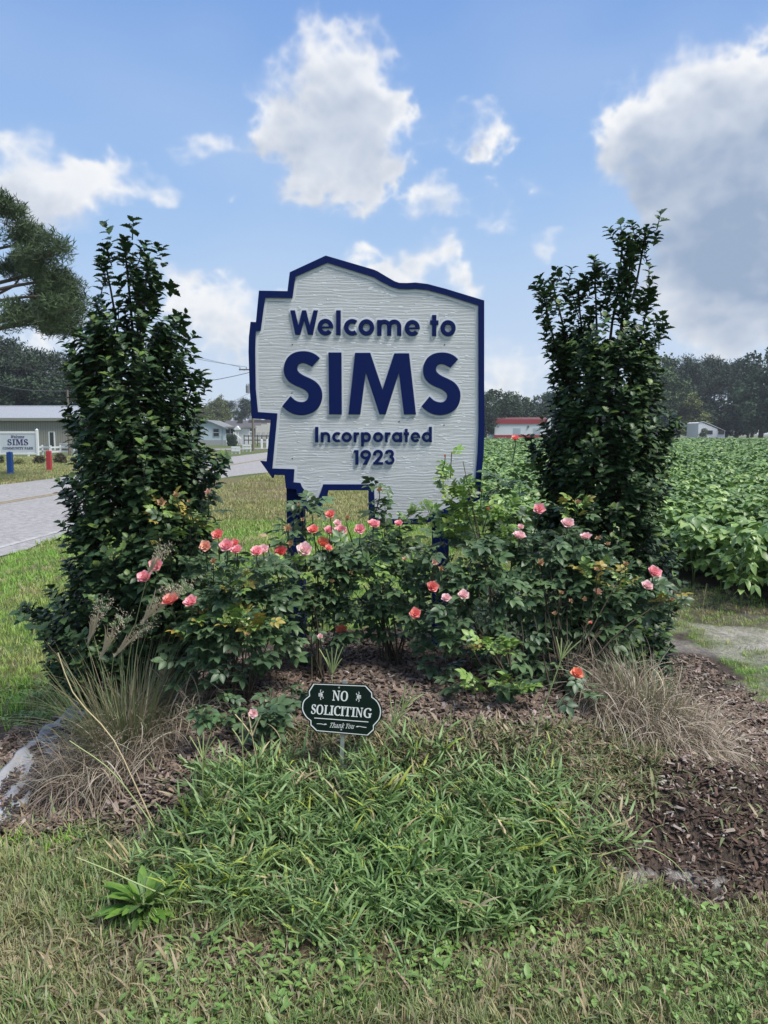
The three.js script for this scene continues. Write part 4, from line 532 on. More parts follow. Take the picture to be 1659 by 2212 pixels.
// ---------------------------------------------------------------- single weeds
(function weeds() {
  const r = rngOf(81), stemMat = leafMat(.34, .42, .17, .6, .15), strawMat = leafMat(.6, .5, .3, .7, .15), leafM = leafMat(.13, .23, .05, .55, .25);
  const stalk = (pts, w, straw, label, fingers = 0, leaves = 0) => {   // pts in the picture; the first stands on the ground
    const b = hit(...pts[0]), dep = -b.z, P = pts.map(([x, y, dd = 0], k) => (k ? at(x, y, dep + dd) : b.clone()).sub(b)), o = thing('weed_stalk', b, label, 'weed'), tip = P.at(-1), dir = tip.clone().sub(P.at(-2)).normalize();
    part('stem', limb(P, w * (straw ? 1.0 : 1.25), w * .75, 5, 10), straw ? strawMat : stemMat, o);
    for (let k = 0; k < fingers; k++) { const d = dir.clone().add(V((k / Math.max(1, fingers - 1) - .5) * 1.1, (r() - .5) * .3, (r() - .5) * .4)).normalize(), q = tip.clone().addScaledVector(d, .07 + .05 * r()); part('seed_finger', limb([tip, tip.clone().lerp(q, .5).add(V(0, .004, 0)), q], .003, .002, 4, 4), straw ? strawMat : stemMat, o); }
    for (let k = 0; k < leaves; k++) { const t = .15 + .6 * k / leaves, p = new THREE.CatmullRomCurve3(P).getPoint(t), m = part('leaf_blade', blade(.12 + .06 * r(), .008, 1 + r(), 5), leafM, o); m.position.copy(p); m.quaternion.setFromEuler(new THREE.Euler(.5 + .5 * r(), r() * 6.28, 0, 'YXZ')); }
  };
  stalk([[1120, 1710], [1150, 1600], [1185, 1500], [1212, 1425]], .0028, false, 'single tall weed stalk with a ragged seed head leaning before the wide rose bush', 5, 1);
  stalk([[340, 1800], [290, 1690], [240, 1590], [160, 1500], [125, 1410]], .0028, true, 'long bent straw stalk arching across the shaggy tan grass', 0, 0);
  stalk([[360, 1830], [300, 1740], [235, 1660], [150, 1600]], .0026, false, 'long green stalk leaning over the shaggy tan grass', 0, 1);
  stalk([[440, 1770], [438, 1690], [438, 1640]], .0024, false, 'forked green weed stalk at the edge of the mulch beside the tan grass', 5, 1);
  stalk([[528, 1780], [526, 1690], [524, 1610]], .0022, false, 'thin upright green weed stalk in the long grass before the small rose', 3, 1);
  stalk([[560, 1720], [555, 1650], [545, 1590]], .0018, true, 'thin straw seed stalk among the long grass near the small pale rose', 3, 0);
  stalk([[800, 1690], [815, 1640], [838, 1590], [850, 1565]], .0022, false, 'green seed stalk fanning out beside the small sign', 6, 2);
  stalk([[820, 1660], [834, 1600], [845, 1560], [868, 1535]], .0018, false, 'thin seed stalk with long spread fingers beside the small sign', 6, 0);
  stalk([[720, 1620], [719, 1540], [718, 1455]], .002, false, 'green weed stalk with spread fingers rising behind the small sign', 7, 0);
  stalk([[1080, 1760], [1045, 1690], [1005, 1640]], .002, false, 'leaning yellow green weed stalk in the thin grass before the roses', 0, 3);
  stalk([[1235, 1860], [1255, 1800], [1275, 1745], [1288, 1720]], .0026, false, 'pale seed stalk with closed fingers at the edge of the dark mulch', 5, 1);
  stalk([[1345, 1585], [1355, 1530], [1372, 1480]], .0016, true, 'thin straw stalk upright beside the shaggy brown grass', 0, 0);
  stalk([[420, 1960], [300, 1910], [230, 1878], [165, 1852]], .0026, false, 'long seed stalk lying low toward the road above the dandelion', 0, 0);
  stalk([[1290, 1850], [1340, 1836], [1390, 1828], [1450, 1858], [1500, 1915]], .0022, false, 'creeping runner arching over the dark mulch pile', 2, 2);
  stalk([[1515, 1380], [1520, 1300], [1527, 1260]], .0014, true, 'thin straw stalk upright on the grass behind the shaggy brown clump', 0, 0);
  // dandelion-like rosette
  const b = hit(312, 1962), o = thing('dandelion_plant', b, 'bright green leafy weed rosette on the front of the lawn', 'weed'), g = [leaf([[0, .12], [.2, .35], [.35, .6], [.45, .5], [.65, .95], [.85, .7], [1, .05]], .13, .3, .35), leaf([[0, .1], [.3, .5], [.5, .6], [.7, 1], [.9, .6], [1, .05]], .12, .4, .6)], ms = [leafMat(.1, .22, .03, .5, .3), leafMat(.16, .3, .04, .5, .3), leafMat(.08, .17, .035, .5, .3)];
  for (let k = 0; k < 72; k++) { const a = k * GOLD, el = lerp(1.4, .2, k / 72) + (r() - .5) * .2, s = .07 + .055 * r() + .035 * k / 72, m = part('leaf', g[k % 2], ms[Math.floor(r() * 3)], o), d = V(Math.cos(a) * Math.cos(el), Math.sin(el), Math.sin(a) * Math.cos(el)); frame(V(Math.cos(a) * .015, .004, Math.sin(a) * .015), d, V(0, 1, .02), s).decompose(m.position, m.quaternion, m.scale); }
  const c0 = hit(578, 1165); const lf = part('fallen_leaf', leaf([[0, .1], [.4, 1], [.8, .8], [1, .05]], .4, .25, .3), leafMat(.5, .36, .2, .8, .2), scene); lf.position.copy(c0).add(V(0, .05, 0)); lf.rotation.set(-1.2, 0, 1.4); lf.scale.setScalar(.2); tag(lf, 'large dry tan leaf lying on the lawn behind the roses', 'leaf');
})();
// ---------------------------------------------------------------- the bean field
(function beans() {
  const r = rngOf(401), lg = leaf([[0, .1], [.15, .75], [.35, 1], [.6, .85], [.85, .4], [1, .02]], .36, .22, .28);
  const tri = (() => { const b = new Build(); for (const [a, s, y] of [[0, 1, .05], [1.35, .88, 0], [-1.35, .88, 0]]) b.add(lg, M4().makeRotationZ(a).multiply(M4().makeRotationX(-.25)).scale(V(s, s, s)).setPosition(0, y, 0)); return b.done(); })();
  const soyMat = leafMat(1, 1, 1, .42, .3), tones = [[.18, .3, .085], [.24, .38, .1], [.14, .25, .075], [.36, .5, .17]], soyMats = tones.map((c) => leafMat(...c, .42, .3)), stemMat = mat(.09, .14, .04, .7);
  const edgeDist = (x, z) => { let d = 1e9; for (let i = 0; i < 3; i++) { const [ax, az] = FIELD[i], [bx, bz] = FIELD[i + 1], t = clamp(((x - ax) * (bx - ax) + (z - az) * (bz - az)) / ((bx - ax) ** 2 + (bz - az) ** 2)); d = Math.min(d, Math.hypot(x - ax - t * (bx - ax), z - az - t * (bz - az))); } return d; };
  const top = (x, z) => (.74 + n2(x * .5, z * .5) * .09 + n2(x * 2.2, z * 2.2) * .1) * (.72 + .28 * sstep(0, .8, edgeDist(x, z)));
  const list = [];
  const put = (x, y, z, s, droop) => { const a = r() * 6.283, el = .25 - droop + (r() - .5) * .9; const d = V(Math.cos(a) * Math.cos(el), Math.sin(el), Math.sin(a) * Math.cos(el)); let c = tones[Math.floor(r() * 3)]; if (r() < .14) c = tones[3]; list.push([frame(V(x, y, z), d, V((r() - .5) * .8, 1, (r() - .5) * .8), s), vary(c, r, .25)]); };
  const seen = (x, z) => Math.abs(x) < -z * .58 + .8;
  for (let k = 0; k < 60000; k++) { const z = -5 - 15 * r(), x = lerp(.8, 12.5, r()); if (!inField(x, z) || !seen(x, z)) continue; const t = top(x, z), e = edgeDist(x, z); put(x, t * (e < .7 ? lerp(.3, 1, Math.pow(r(), .6)) : lerp(.72, 1.04, r())), z, .085 + .045 * r(), e < .6 ? .3 : 0); }
  for (let k = 0; k < 70000; k++) { const z = -20 - 45 * Math.pow(r(), 1.1), x = lerp(1, -z * .6, r()); if (!inField(x, z)) continue; put(x, top(x, z) * lerp(.85, 1.06, r()), z, .13 + .07 * r(), 0); }
  for (let k = 0; k < 50000; k++) { const z = -60 - 92 * r(), x = lerp(1, -z * .6, r()); if (!inField(x, z)) continue; put(x, top(x, z) * lerp(.9, 1.1, r()), z, .3 + .16 * r(), 0); }
  tag(instances('bean_field', tri, soyMat, list), 'wide field of leafy green soybean plants', 'crop', null, 'stuff');
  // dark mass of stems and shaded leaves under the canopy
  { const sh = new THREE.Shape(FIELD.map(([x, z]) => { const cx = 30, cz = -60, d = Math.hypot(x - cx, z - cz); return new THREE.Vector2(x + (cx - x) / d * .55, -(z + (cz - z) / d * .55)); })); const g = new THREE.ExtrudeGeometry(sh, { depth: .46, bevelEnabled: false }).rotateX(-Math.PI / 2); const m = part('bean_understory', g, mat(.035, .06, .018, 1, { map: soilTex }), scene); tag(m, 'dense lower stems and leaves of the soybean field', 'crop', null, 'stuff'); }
  // the plants along the near edge stand singly
  const protos = [0, 1, 2].map((v) => { const q = rngOf(430 + v), g = new THREE.Group(), P = []; for (let k = 0; k < 5; k++) { const a = k * 1.3 + q(), h = .45 + .25 * q(); P.push(limb([V(0, 0, 0), V(Math.cos(a) * .05, h * .5, Math.sin(a) * .05), V(Math.cos(a) * .14, h, Math.sin(a) * .14)], .006, .003, 5, 5)); } part('stem', mergeGeometries(P), stemMat, g); for (let k = 0; k < 44; k++) { const a = q() * 6.283, h = .16 + .55 * Math.pow(q(), .7), d = .06 + .2 * q() * (1 - (h - .4) ** 2), el = .1 + (q() - .5) * 1.1, m = part('leaf', tri, soyMats[q() < .12 ? 3 : Math.floor(q() * 3)], g); frame(V(Math.cos(a) * d, h, Math.sin(a) * d), V(Math.cos(a) * Math.cos(el), Math.sin(el), Math.sin(a) * Math.cos(el)), V((q() - .5) * .6, 1, (q() - .5) * .6), .1 + .05 * q()).decompose(m.position, m.quaternion, m.scale); } return g; });
  let n = 0;
  for (let i = 0; i < 3; i++) { const [ax, az] = FIELD[i], [bx, bz] = FIELD[i + 1], L = Math.hypot(bx - ax, bz - az); for (let d = .1; d < L; d += .34) { const t = d / L, x = lerp(ax, bx, t) + (r() - .5) * .14, z = lerp(az, bz, t) + (r() - .5) * .14; if (!seen(x, z) || z > -5.4) continue; const c = protos[n % 3].clone(); c.name = numbered('soybean_plant'); c.position.copy(onGround(x, z)).y -= .01; c.rotation.y = r() * 6.28; c.scale.setScalar(.8 + .3 * r()); scene.add(c); tag(c, 'leafy soybean plant at the bare edge of the field', 'soybean plant', 'soybean plants along the field edge'); n++; } }
  { const p = hit(1600, 1320), c = protos[1].clone(); c.name = numbered('soybean_plant'); c.position.copy(p); c.scale.set(.6, 1.0, .6); scene.add(c); tag(c, 'lone young soybean plant standing out from the field edge on bare soil', 'soybean plant'); }
})();

// ---------------------------------------------------------------- trees
const pineBark = mat(.12, .09, .07, .95, { bumpMap: soilBump, bumpScale: .02 }), crownTints = { pine: [.034, .058, .034], dark: [.032, .06, .03], mid: [.06, .1, .04], olive: [.12, .145, .05] };
const crownMats = Object.fromEntries(Object.entries(crownTints).map(([k, c]) => [k, new THREE.MeshStandardMaterial({ color: rgb(...c), roughness: .85, side: THREE.DoubleSide, vertexColors: true })]));
function crownGeo(r, clumps, per, clumpR, size, narrow) {   // clumps: centres
  const p = [], col = [];
  for (const c of clumps) { const tone = .55 + .9 * r(), k = clumpR * (c.s ?? 1); for (let i = 0; i < per; i++) { const d = V(r() - .5, (r() - .5) * .8, r() - .5).normalize().multiplyScalar(k * Math.cbrt(r())), q = c.p.clone().add(d), a = V(r() - .5, r() - .35, r() - .5).normalize(), w = V(r() - .5, r() - .5, r() - .5).cross(a).normalize(), s = size * (.6 + .8 * r()), v = tone * (.8 + .4 * r()); const q1 = q.clone().addScaledVector(a, s), q2 = q.clone().addScaledVector(a, s * .45).addScaledVector(w, s * narrow); const q3 = q.clone().addScaledVector(a, s * .5).addScaledVector(w, -s * narrow); p.push(q.x, q.y, q.z, q2.x, q2.y, q2.z, q1.x, q1.y, q1.z, q.x, q.y, q.z, q1.x, q1.y, q1.z, q3.x, q3.y, q3.z); for (let j = 0; j < 6; j++) col.push(v, v, v * .95); } }
  const g = new THREE.BufferGeometry(); g.setAttribute('position', new THREE.Float32BufferAttribute(p, 3)); g.setAttribute('color', new THREE.Float32BufferAttribute(col, 3)); g.computeVertexNormals(); return g;
}
function treeProto(kind, seed) {   // unit trees 10 m tall
  const r = rngOf(seed), g = new THREE.Group(), limbs = [], clumps = [];
  if (kind === 'pine') {
    limbs.push(limb([V(0, 0, 0), V(.1, 4, .1), V(-.1, 8.6, 0)], .2, .07, 7, 6));
    for (let k = 0; k < 26; k++) { const h = 4.4 + 5 * Math.pow(r(), .8), a = r() * 6.283, L = (2.5 - Math.abs(h - 7) * .38) * (.6 + .5 * r()), tip = V(Math.cos(a) * L, h + .5 + r() * .5, Math.sin(a) * L); limbs.push(limb([V(0, h - .3, 0), V(Math.cos(a) * L * .5, h, Math.sin(a) * L * .5), tip], .06, .02, 4, 3)); for (let j = 0; j < 3; j++) clumps.push({ p: V(0, h, 0).lerp(tip, .5 + .25 * j).add(V((r() - .5) * .6, r() * .3, (r() - .5) * .6)), s: .8 + .5 * r() }); }
    part('trunk', mergeGeometries(limbs), pineBark, g); part('crown', crownGeo(r, clumps, 60, .72, .34, .16), crownMats.pine, g);
  } else {
    limbs.push(limb([V(0, 0, 0), V(.1, 2.5, 0), V(0, 6, .1)], .28, .1, 7, 5));
    const lobes = Array.from({ length: 9 }, () => ({ c: V((r() - .5) * 4, 3 + 5 * r(), (r() - .5) * 4), R: 1.3 + 1.0 * r() })); lobes.push({ c: V(0, 8, 0), R: 1.7 }, { c: V(0, 3.0, 0), R: 2.1 });
    for (const l of lobes) { limbs.push(limb([V(0, 2.2, 0), V(l.c.x * .5, lerp(2.2, l.c.y, .6), l.c.z * .5), l.c], .1, .03, 4, 3)); for (let k = 0; k < 20; k++) { const d = V(r() - .5, r() - .5, r() - .5).normalize().multiplyScalar(l.R * Math.cbrt(lerp(.3, 1, r()))); clumps.push({ p: l.c.clone().add(d), s: .7 + .6 * r() }); } }
    part('trunk', mergeGeometries(limbs), barkMat, g); part('crown', crownGeo(r, clumps, 34, .62, .3, .4), crownMats[kind], g);
  }
  return g;
}
const protoTrees = {}; for (const [k, n] of [['pine', 3], ['dark', 3], ['mid', 2], ['olive', 2]]) protoTrees[k] = Array.from({ length: n }, (_, i) => treeProto(k, 500 + i * 7 + k.length * 31));
let treeCount = 0;
const RT = rngOf(777);
function tree(kind, X, Ytop, depth, wide, label, group) {   // crown top at (X, Ytop) in the picture
  const top = at(X, Ytop, depth), h = top.y / (kind === 'pine' ? 9.9 : 9.6), list = protoTrees[kind], c = list[treeCount++ % list.length].clone();
  c.name = numbered(kind === 'pine' ? 'pine_tree' : 'leafy_tree'); c.position.set(top.x, 0, top.z); c.rotation.y = RT() * 6.28; c.scale.set(h * wide, h, h * wide); scene.add(c); tag(c, label, 'tree', group);
}
// behind the bean field
for (const [X, Y, d, w, k] of [[1050, 850, 158, 1.1, 'dark'], [1078, 842, 164, 1.2, 'dark'], [1105, 848, 170, 1.1, 'mid'], [1140, 866, 180, 1.2, 'dark'], [1170, 852, 176, 1.2, 'dark'], [1200, 845, 178, 1.2, 'dark'], [1260, 840, 178, 1.2, 'dark'], [1330, 830, 178, 1.2, 'dark'], [1425, 772, 172, 1.0, 'mid'], [1395, 800, 178, 1.1, 'dark'], [1455, 800, 184, 1.1, 'dark']]) tree(k, X, Y, d, w, 'dark leafy tree in the wood beyond the bean field', 'leafy trees beyond the bean field');
for (const [X, Y, d, w] of [[1470, 782, 190, .95], [1500, 792, 186, 1.0], [1522, 786, 194, .95], [1548, 784, 188, .95], [1575, 790, 195, 1.0], [1600, 790, 187, .95], [1622, 796, 192, .95]]) tree('pine', X, Y, d, w, 'tall pine with open crown in the wood beyond the bean field', 'pines beyond the bean field');
for (const [X, Y, d, w] of [[1468, 850, 176, 1.5], [1500, 866, 182, 1.5], [1530, 860, 190, 1.5], [1560, 862, 186, 1.6], [1595, 862, 190, 1.6], [1628, 850, 180, 1.4]]) tree(X === 1468 ? 'olive' : 'dark', X, Y, d, w, 'low broad tree filling the wood edge beyond the bean field', 'low trees at the wood edge');
tree('dark', 1652, 756, 160, 1.0, 'large dark tree standing forward of the wood beyond the bean field'); tree('dark', 1690, 770, 166, 1.1, 'large dark tree at the wood corner beyond the bean field');
// beyond the road
for (const [X, Y, d, w, k] of [[14, 738, 100, 1.0, 'pine'], [60, 770, 104, 1.1, 'pine'], [100, 776, 110, 1.1, 'pine'], [140, 772, 106, 1.1, 'pine'], [180, 790, 112, 1.0, 'pine'], [-30, 745, 100, 1.0, 'pine']]) tree(k, X, Y, d, w, 'tall dark pine behind the metal building', 'pines behind the metal building');
for (const [X, Y, d, w] of [[20, 815, 96, 1.4], [60, 822, 98, 1.5], [105, 815, 100, 1.4], [150, 820, 98, 1.4], [200, 830, 102, 1.4], [-25, 815, 96, 1.4]]) tree('dark', X, Y, d, w, 'broad dark tree behind the metal building', 'broad trees behind the metal building');
for (const [X, Y, d, w, k] of [[438, 880, 190, 1.1, 'olive'], [462, 866, 196, 1.0, 'olive'], [478, 862, 200, .8, 'olive'], [425, 895, 190, 1.2, 'mid']]) tree(k, X, Y, d, w, 'olive green tree rising behind the pale blue house', 'olive trees behind the pale blue house');
for (const [X, Y, d, w] of [[496, 872, 215, .9], [514, 890, 220, .9], [530, 866, 210, 1.0], [545, 870, 212, 1.0], [580, 880, 214, 1.0]]) tree('pine', X, Y, d, w, 'dark pine rising behind the grey roofed hall', 'pines behind the grey roofed hall');
(function nearPine() {   // big pine whose limbs reach in from beyond the frame
  const r = rngOf(909), depth = 27, b = V(-17.4, 0, -depth), t = thing('pine_tree', b, 'big near pine with long needled limbs spreading over the roadside', 'tree'), limbs = [limb([V(0, 0, 0), V(.15, 5, 0), V(-.1, 10, .1), V(.1, 15, 0)], .34, .1, 9, 10)], clumps = [];
  const reach = [[[-60, 640], [40, 600], [110, 545]], [[-60, 660], [60, 612], [140, 610]], [[-60, 760], [60, 690], [148, 668]], [[-60, 760], [70, 700], [150, 712]], [[-60, 560], [30, 530], [90, 515]], [[-60, 740], [20, 705], [60, 680]], [[-60, 660], [70, 640], [150, 640]], [[-60, 520], [-20, 470], [12, 445]], [[-60, 640], [20, 625], [60, 570]], [[-60, 740], [90, 670], [120, 650]]];
  const add = (pts, n) => { const P = pts.map(([x, y], i) => at(x, y, depth + (r() - .5) * 2.4 * i).sub(b)); P[0].x = .05; P[0].z = 0; P[0].y = lerp(P[0].y, P[1].y, .3) - .6; limbs.push(limb(P, .1, .025, 6, 10)); const c = new THREE.CatmullRomCurve3(P); for (let k = 0; k < n; k++) { const u = lerp(.6, 1.02, Math.pow(r(), .75)), p = c.getPoint(u), q = p.clone().add(V((r() - .5) * .9, (r() - .3) * .42, (r() - .5) * 1.6)); if (k % 2 === 0) limbs.push(limb([p, p.clone().lerp(q, .5), q], .018, .008, 4, 2)); clumps.push({ p: q, s: .7 + .6 * r() }); } };
  for (const p of reach) add(p, 17);
  for (let k = 0; k < 20; k++) { const a = 1.8 + 2.8 * r(), h = 7 + 7.5 * r(), L = 2.5 + 2 * r(), tip = V(Math.cos(a) * L, h + .6, Math.sin(a) * L); limbs.push(limb([V(0, h - .4, 0), V(Math.cos(a) * L * .5, h, Math.sin(a) * L * .5), tip], .08, .025, 5, 4)); for (let j = 0; j < 9; j++) clumps.push({ p: V(0, h, 0).lerp(tip, lerp(.4, 1.05, r())).add(V((r() - .5) * .9, r() * .5, (r() - .5) * .9)), s: 1 }); }
  part('trunk', mergeGeometries(limbs.map((g) => g.toNonIndexed())), pineBark, t); part('crown', crownGeo(r, clumps, 210, .33, .22, .06), new THREE.MeshStandardMaterial({ color: rgb(.05, .085, .032), roughness: .8, side: THREE.DoubleSide, vertexColors: true }), t);
})();

// ---------------------------------------------------------------- buildings
const glassMat = mat(.03, .035, .04, .15), whiteTrim = mat(.72, .74, .74, .6);
function gable(w, h, rise, d, t) {   // gable-ended body: w across, d deep, open above t
  const s = new THREE.Shape([[-w / 2, 0], [w / 2, 0], [w / 2, h], [0, h + rise], [-w / 2, h]].map(([x, y]) => new THREE.Vector2(x, y))); return new THREE.ExtrudeGeometry(s, { depth: d, bevelEnabled: false }).translate(0, 0, -d);
}
function slope(w, h, rise, d, over, thick, side) {   // one roof slope of such a body
  const x0 = 0, y0 = h + rise + .02, x1 = side * (w / 2 + over), y1 = h - over * rise / (w / 2) + .02; const s = new THREE.Shape([[x0, y0], [x1, y1], [x1, y1 + thick], [x0, y0 + thick]].map(([x, y]) => new THREE.Vector2(x, y))); return new THREE.ExtrudeGeometry(s, { depth: d + over * 2, bevelEnabled: false }).translate(0, 0, -d - over);
}
const ribTex = grain(256, 8, (u, v) => { const k = (u * 8) % 1, e = k < .12 ? .62 : k < .2 ? 1 : .9; return e * (.97 + tile(u, v, 6) * .05); }), ribBump = grain(256, 9, (u) => { const k = (u * 8) % 1; return k < .16 ? 1 : .2; }, false);
(function metalBuilding() {
  const p = at(-40, 975, 72), b = V(p.x, 0, -72), o = thing('metal_building', b, 'long beige ribbed metal building with a pale metal roof beyond the park sign', 'building');
  const W = 34, D = 14, h = 3.0, rise = 1.35, uvBox = (g, k) => { const q = g.attributes.position, u = g.attributes.uv; for (let i = 0; i < q.count; i++) u.setXY(i, q.getX(i) / k, q.getY(i) / k); return g; };
  const sx = at(205, 975, 72).x - b.x;   // its far corner stands behind the holly
  const wall = mat(.36, .355, .3, .7, { map: ribTex, bumpMap: ribBump, bumpScale: .03 }), roof = mat(.5, .52, .55, .5, { map: ribTex, bumpMap: ribBump, bumpScale: .03 });
  part('wall', uvBox(box(W, h, D, sx - W / 2, h / 2, -D / 2), 1.8), wall, o);
  for (const s of [1, -1]) { const L = Math.hypot(D / 2 + .3, rise), g = uvBox(box(W + .5, L, .09), 1.8).rotateX(-s * Math.atan2(D / 2 + .3, rise)).translate(sx - W / 2, h + rise / 2 + .06, -D / 2 + s * (D / 4 + .15)); part('roof', g, roof, o); }
  part('eave_trim', box(W + .6, .26, .12, sx - W / 2, h - .04, .33), mat(.22, .22, .19, .6), o);
  part('ridge_cap', box(W + .5, .07, .4, sx - W / 2, h + rise + .12, -D / 2), mat(.4, .42, .45, .5), o);
  const q = at(112, 960, 71.9), dr = part('door', rbox(.62, 1.75, .06, .01, q.x - b.x, .95, .03), whiteTrim, o); part('pane', box(.36, 1.6, .02, q.x - b.x, .98, .066), glassMat, dr);
  const v = at(166, 900, 70); part('roof_vent', new THREE.CylinderGeometry(.06, .06, .7, 8).translate(v.x - b.x, h + .8, -1.6), mat(.3, .32, .33, .5), o);
  const a = at(137, 970, 71.5); part('air_unit', rbox(.75, .5, .5, .03, a.x - b.x, .5, .4), mat(.32, .33, .33, .6), o);
  const n = at(133, 884, 72); part('roof_cap', new THREE.SphereGeometry(.16, 10, 6).translate(n.x - b.x, h + rise + .2, -D / 2 + .1), whiteTrim, o);
})();
(function parkSign() {
  const dep = 44, b = V(at(40, 998, dep).x, 0, -dep), o = thing('park_sign', b, 'white framed park sign with navy lettering on two white posts across the road', 'sign'), y = (Y) => at(40, Y, dep).y, x = (X) => at(X, 960, dep).x - b.x, white = mat(.75, .77, .77, .5), blue = mat(.03, .03, .13, .6);
  const xl = x(-3), xr = x(81), yt = y(932), yb = y(982), cx = (xl + xr) / 2, w = xr - xl;
  for (const q of [xl, xr]) { part('post', rbox(.13, yt + .1, .13, .01, q, (yt + .1) / 2, 0), white, o); part('post_cap', new THREE.ConeGeometry(.1, .07, 4).rotateY(Math.PI / 4).translate(q, yt + .13, 0), white, o); }
  part('rail', rbox(w - .13, .12, .08, .008, cx, yt - .06, 0), white, o); part('rail', rbox(w - .13, .1, .08, .008, cx, yb + .05, 0), white, o);
  part('panel', box(w - .13, yt - yb - .22, .04, cx, (yt + yb) / 2, 0), mat(.55, .6, .64, .5), o);
  const put = (t, f, wx, hy, ty, slant, m) => { const g = new TextGeometry(t, { font: f, size: 1, depth: .012, curveSegments: 3, bevelEnabled: false }); g.computeBoundingBox(); const bb = g.boundingBox; g.translate(-(bb.min.x + bb.max.x) / 2, -bb.min.y, 0).applyMatrix4(new THREE.Matrix4().set(wx / (bb.max.x - bb.min.x), slant * hy / (bb.max.y - bb.min.y), 0, 0, 0, hy / (bb.max.y - bb.min.y), 0, 0, 0, 0, 1, 0, 0, 0, 0, 1)).translate(cx - slant * hy / 2, ty, .02); part('lettering', g, m, o); };
  put('Welcome', font.serif_bold, .78, .17, y(946.5), .35, blue); put('SIMS', font.serif_bold, 1.18, .34, y(961.5), 0, blue); put('COMMUNITY PARK', font.serif_bold, 1.75, .13, y(970.5), 0, mat(.06, .06, .13, .6));
})();
[['blue', [.01, .09, .34], 23, 1026, 977, 'square blue painted post on the grass before the park sign'], ['red', [.42, .04, .05], 107, 1018, 974.5, 'square red painted post on the grass beside the park sign'], ['green', [.01, .14, .1], 174, 1011, 978, 'square green painted post half hidden by the holly']].forEach(([n, c, X, y0, y1, label]) => {
  const b = hit(X, y0), h = at(X, y1, -b.z).y, o = thing('bollard', b, label, 'post', 'painted posts beside the road'); part('post', rbox(.185, h + .04, .185, .012, 0, h / 2 - .02, 0), mat(...c, .5), o); part('cap', new THREE.ConeGeometry(.12, .035, 4).rotateY(Math.PI / 4).translate(0, h + .016, 0), mat(...c.map((v) => v * 1.1), .5), o);
});
function shrub(X, Y, w, h, c, label, group) { const r = rngOf(X * 7 + 1), b = hit(X, Y), k = -b.z / FD, W = w * k, Hh = h * k, clumps = Array.from({ length: 60 }, () => { const d = V(r() - .5, r(), r() - .5).normalize(); return { p: V(d.x * W * .48 * Math.cbrt(r()), .1 + d.y * Hh * .85 * Math.cbrt(r()), d.z * W * .48 * Math.cbrt(r())), s: 1 }; }), o = thing('shrub', b, label, 'shrub', group); part('foliage', crownGeo(r, clumps, 30, W * .14, W * .09, .3), new THREE.MeshStandardMaterial({ color: rgb(...c), roughness: .9, side: THREE.DoubleSide, vertexColors: true }), o); part('stems', mergeGeometries([0, 1, 2, 3].map((q) => limb([V(0, 0, 0), V(Math.cos(q * 1.6) * W * .2, Hh * .4, Math.sin(q * 1.6) * W * .2), V(Math.cos(q * 1.6) * W * .34, Hh * .75, Math.sin(q * 1.6) * W * .34)], .02, .008, 4, 4))), barkMat, o); }
shrub(85, 1003.5, 30, 15, [.09, .085, .05], 'sparse brown green shrub under the park sign post'); shrub(131, 1003.5, 32, 21, [.08, .07, .045], 'rounded reddish brown shrub between the red and green posts'); shrub(4, 1004, 14, 18, [.05, .09, .04], 'small dark green shrub at the foot of the park sign'); shrub(42, 1005, 26, 8, [.2, .22, .1], 'low pale grassy tuft behind the blue post');
(function parkFence() {   // low white rail fence
  const o = thing('rail_fence', hit(110, 985), 'low white two rail fence before the metal building', 'fence'), b = o.position, white = whiteTrim, pts = [[62, 986.5, 972], [92, 983, 973], [110, 985, 969], [131, 983.5, 970], [160, 984, 970], [186, 986, 971]].map(([x, y0, y1]) => { const g = hit(x, y0); return [g.sub(b), .75]; });
  pts.forEach(([p], i) => { part('post', rbox(.11, .78, .11, .01, p.x, .38, p.z), white, o); if (i) { const q = pts[i - 1][0]; for (const h of [.62, .3]) { const L = Math.hypot(p.x - q.x, p.z - q.z), m = part('rail', box(L - .12, .13, .04), white, o); m.position.set((p.x + q.x) / 2, h, (p.z + q.z) / 2); m.rotation.y = -Math.atan2(p.z - q.z, p.x - q.x); } } });
})();
function pole(X, Y0, Y1, label, arms, rad = .12) { const b = hit(X, Y0), h = at(X, Y1, -b.z).y, o = thing('utility_pole', b, label, 'pole'); part('shaft', limb([V(0, -.1, 0), V(.02, h * .5, 0), V(.03, h, 0)], rad, rad * .7, 8, 6), mat(.17, .145, .12, .9), o); if (arms) arms(o, h, b); return [b, h]; }
const [P1, h1] = pole(150.5, 984, 842, 'bare wooden utility pole before the metal building', null, .1);
const wireMat = mat(.06, .062, .07, .6), galv = mat(.42, .44, .45, .5, { metalness: .4 });
const [P2, h2] = pole(547, 974, 786, 'wooden utility pole with a cross arm and transformer beside the road', (o, h, b) => {
  part('cross_arm', rbox(2.4, .12, .1, .01, 0, h - .55, .12), mat(.15, .13, .11, .9), o); for (const x of [-1.1, -.5, .5, 1.1]) part('insulator', new THREE.CylinderGeometry(.035, .05, .16, 8).translate(x, h - .41, .12), mat(.2, .19, .18, .3), o);
  part('arm_brace', limb([V(-.75, h - .6, .14), V(-.02, h - 1.25, .12)], .02, .02, 5, 2), galv, o); part('transformer', mergeGeometries([new THREE.CylinderGeometry(.22, .22, .7, 14), new THREE.CylinderGeometry(.05, .07, .2, 8).translate(.08, .44, 0), new THREE.CylinderGeometry(.05, .07, .2, 8).translate(-.1, .44, 0)]).translate(-.38, h - 2.4, .05), mat(.24, .26, .27, .5), o);
});
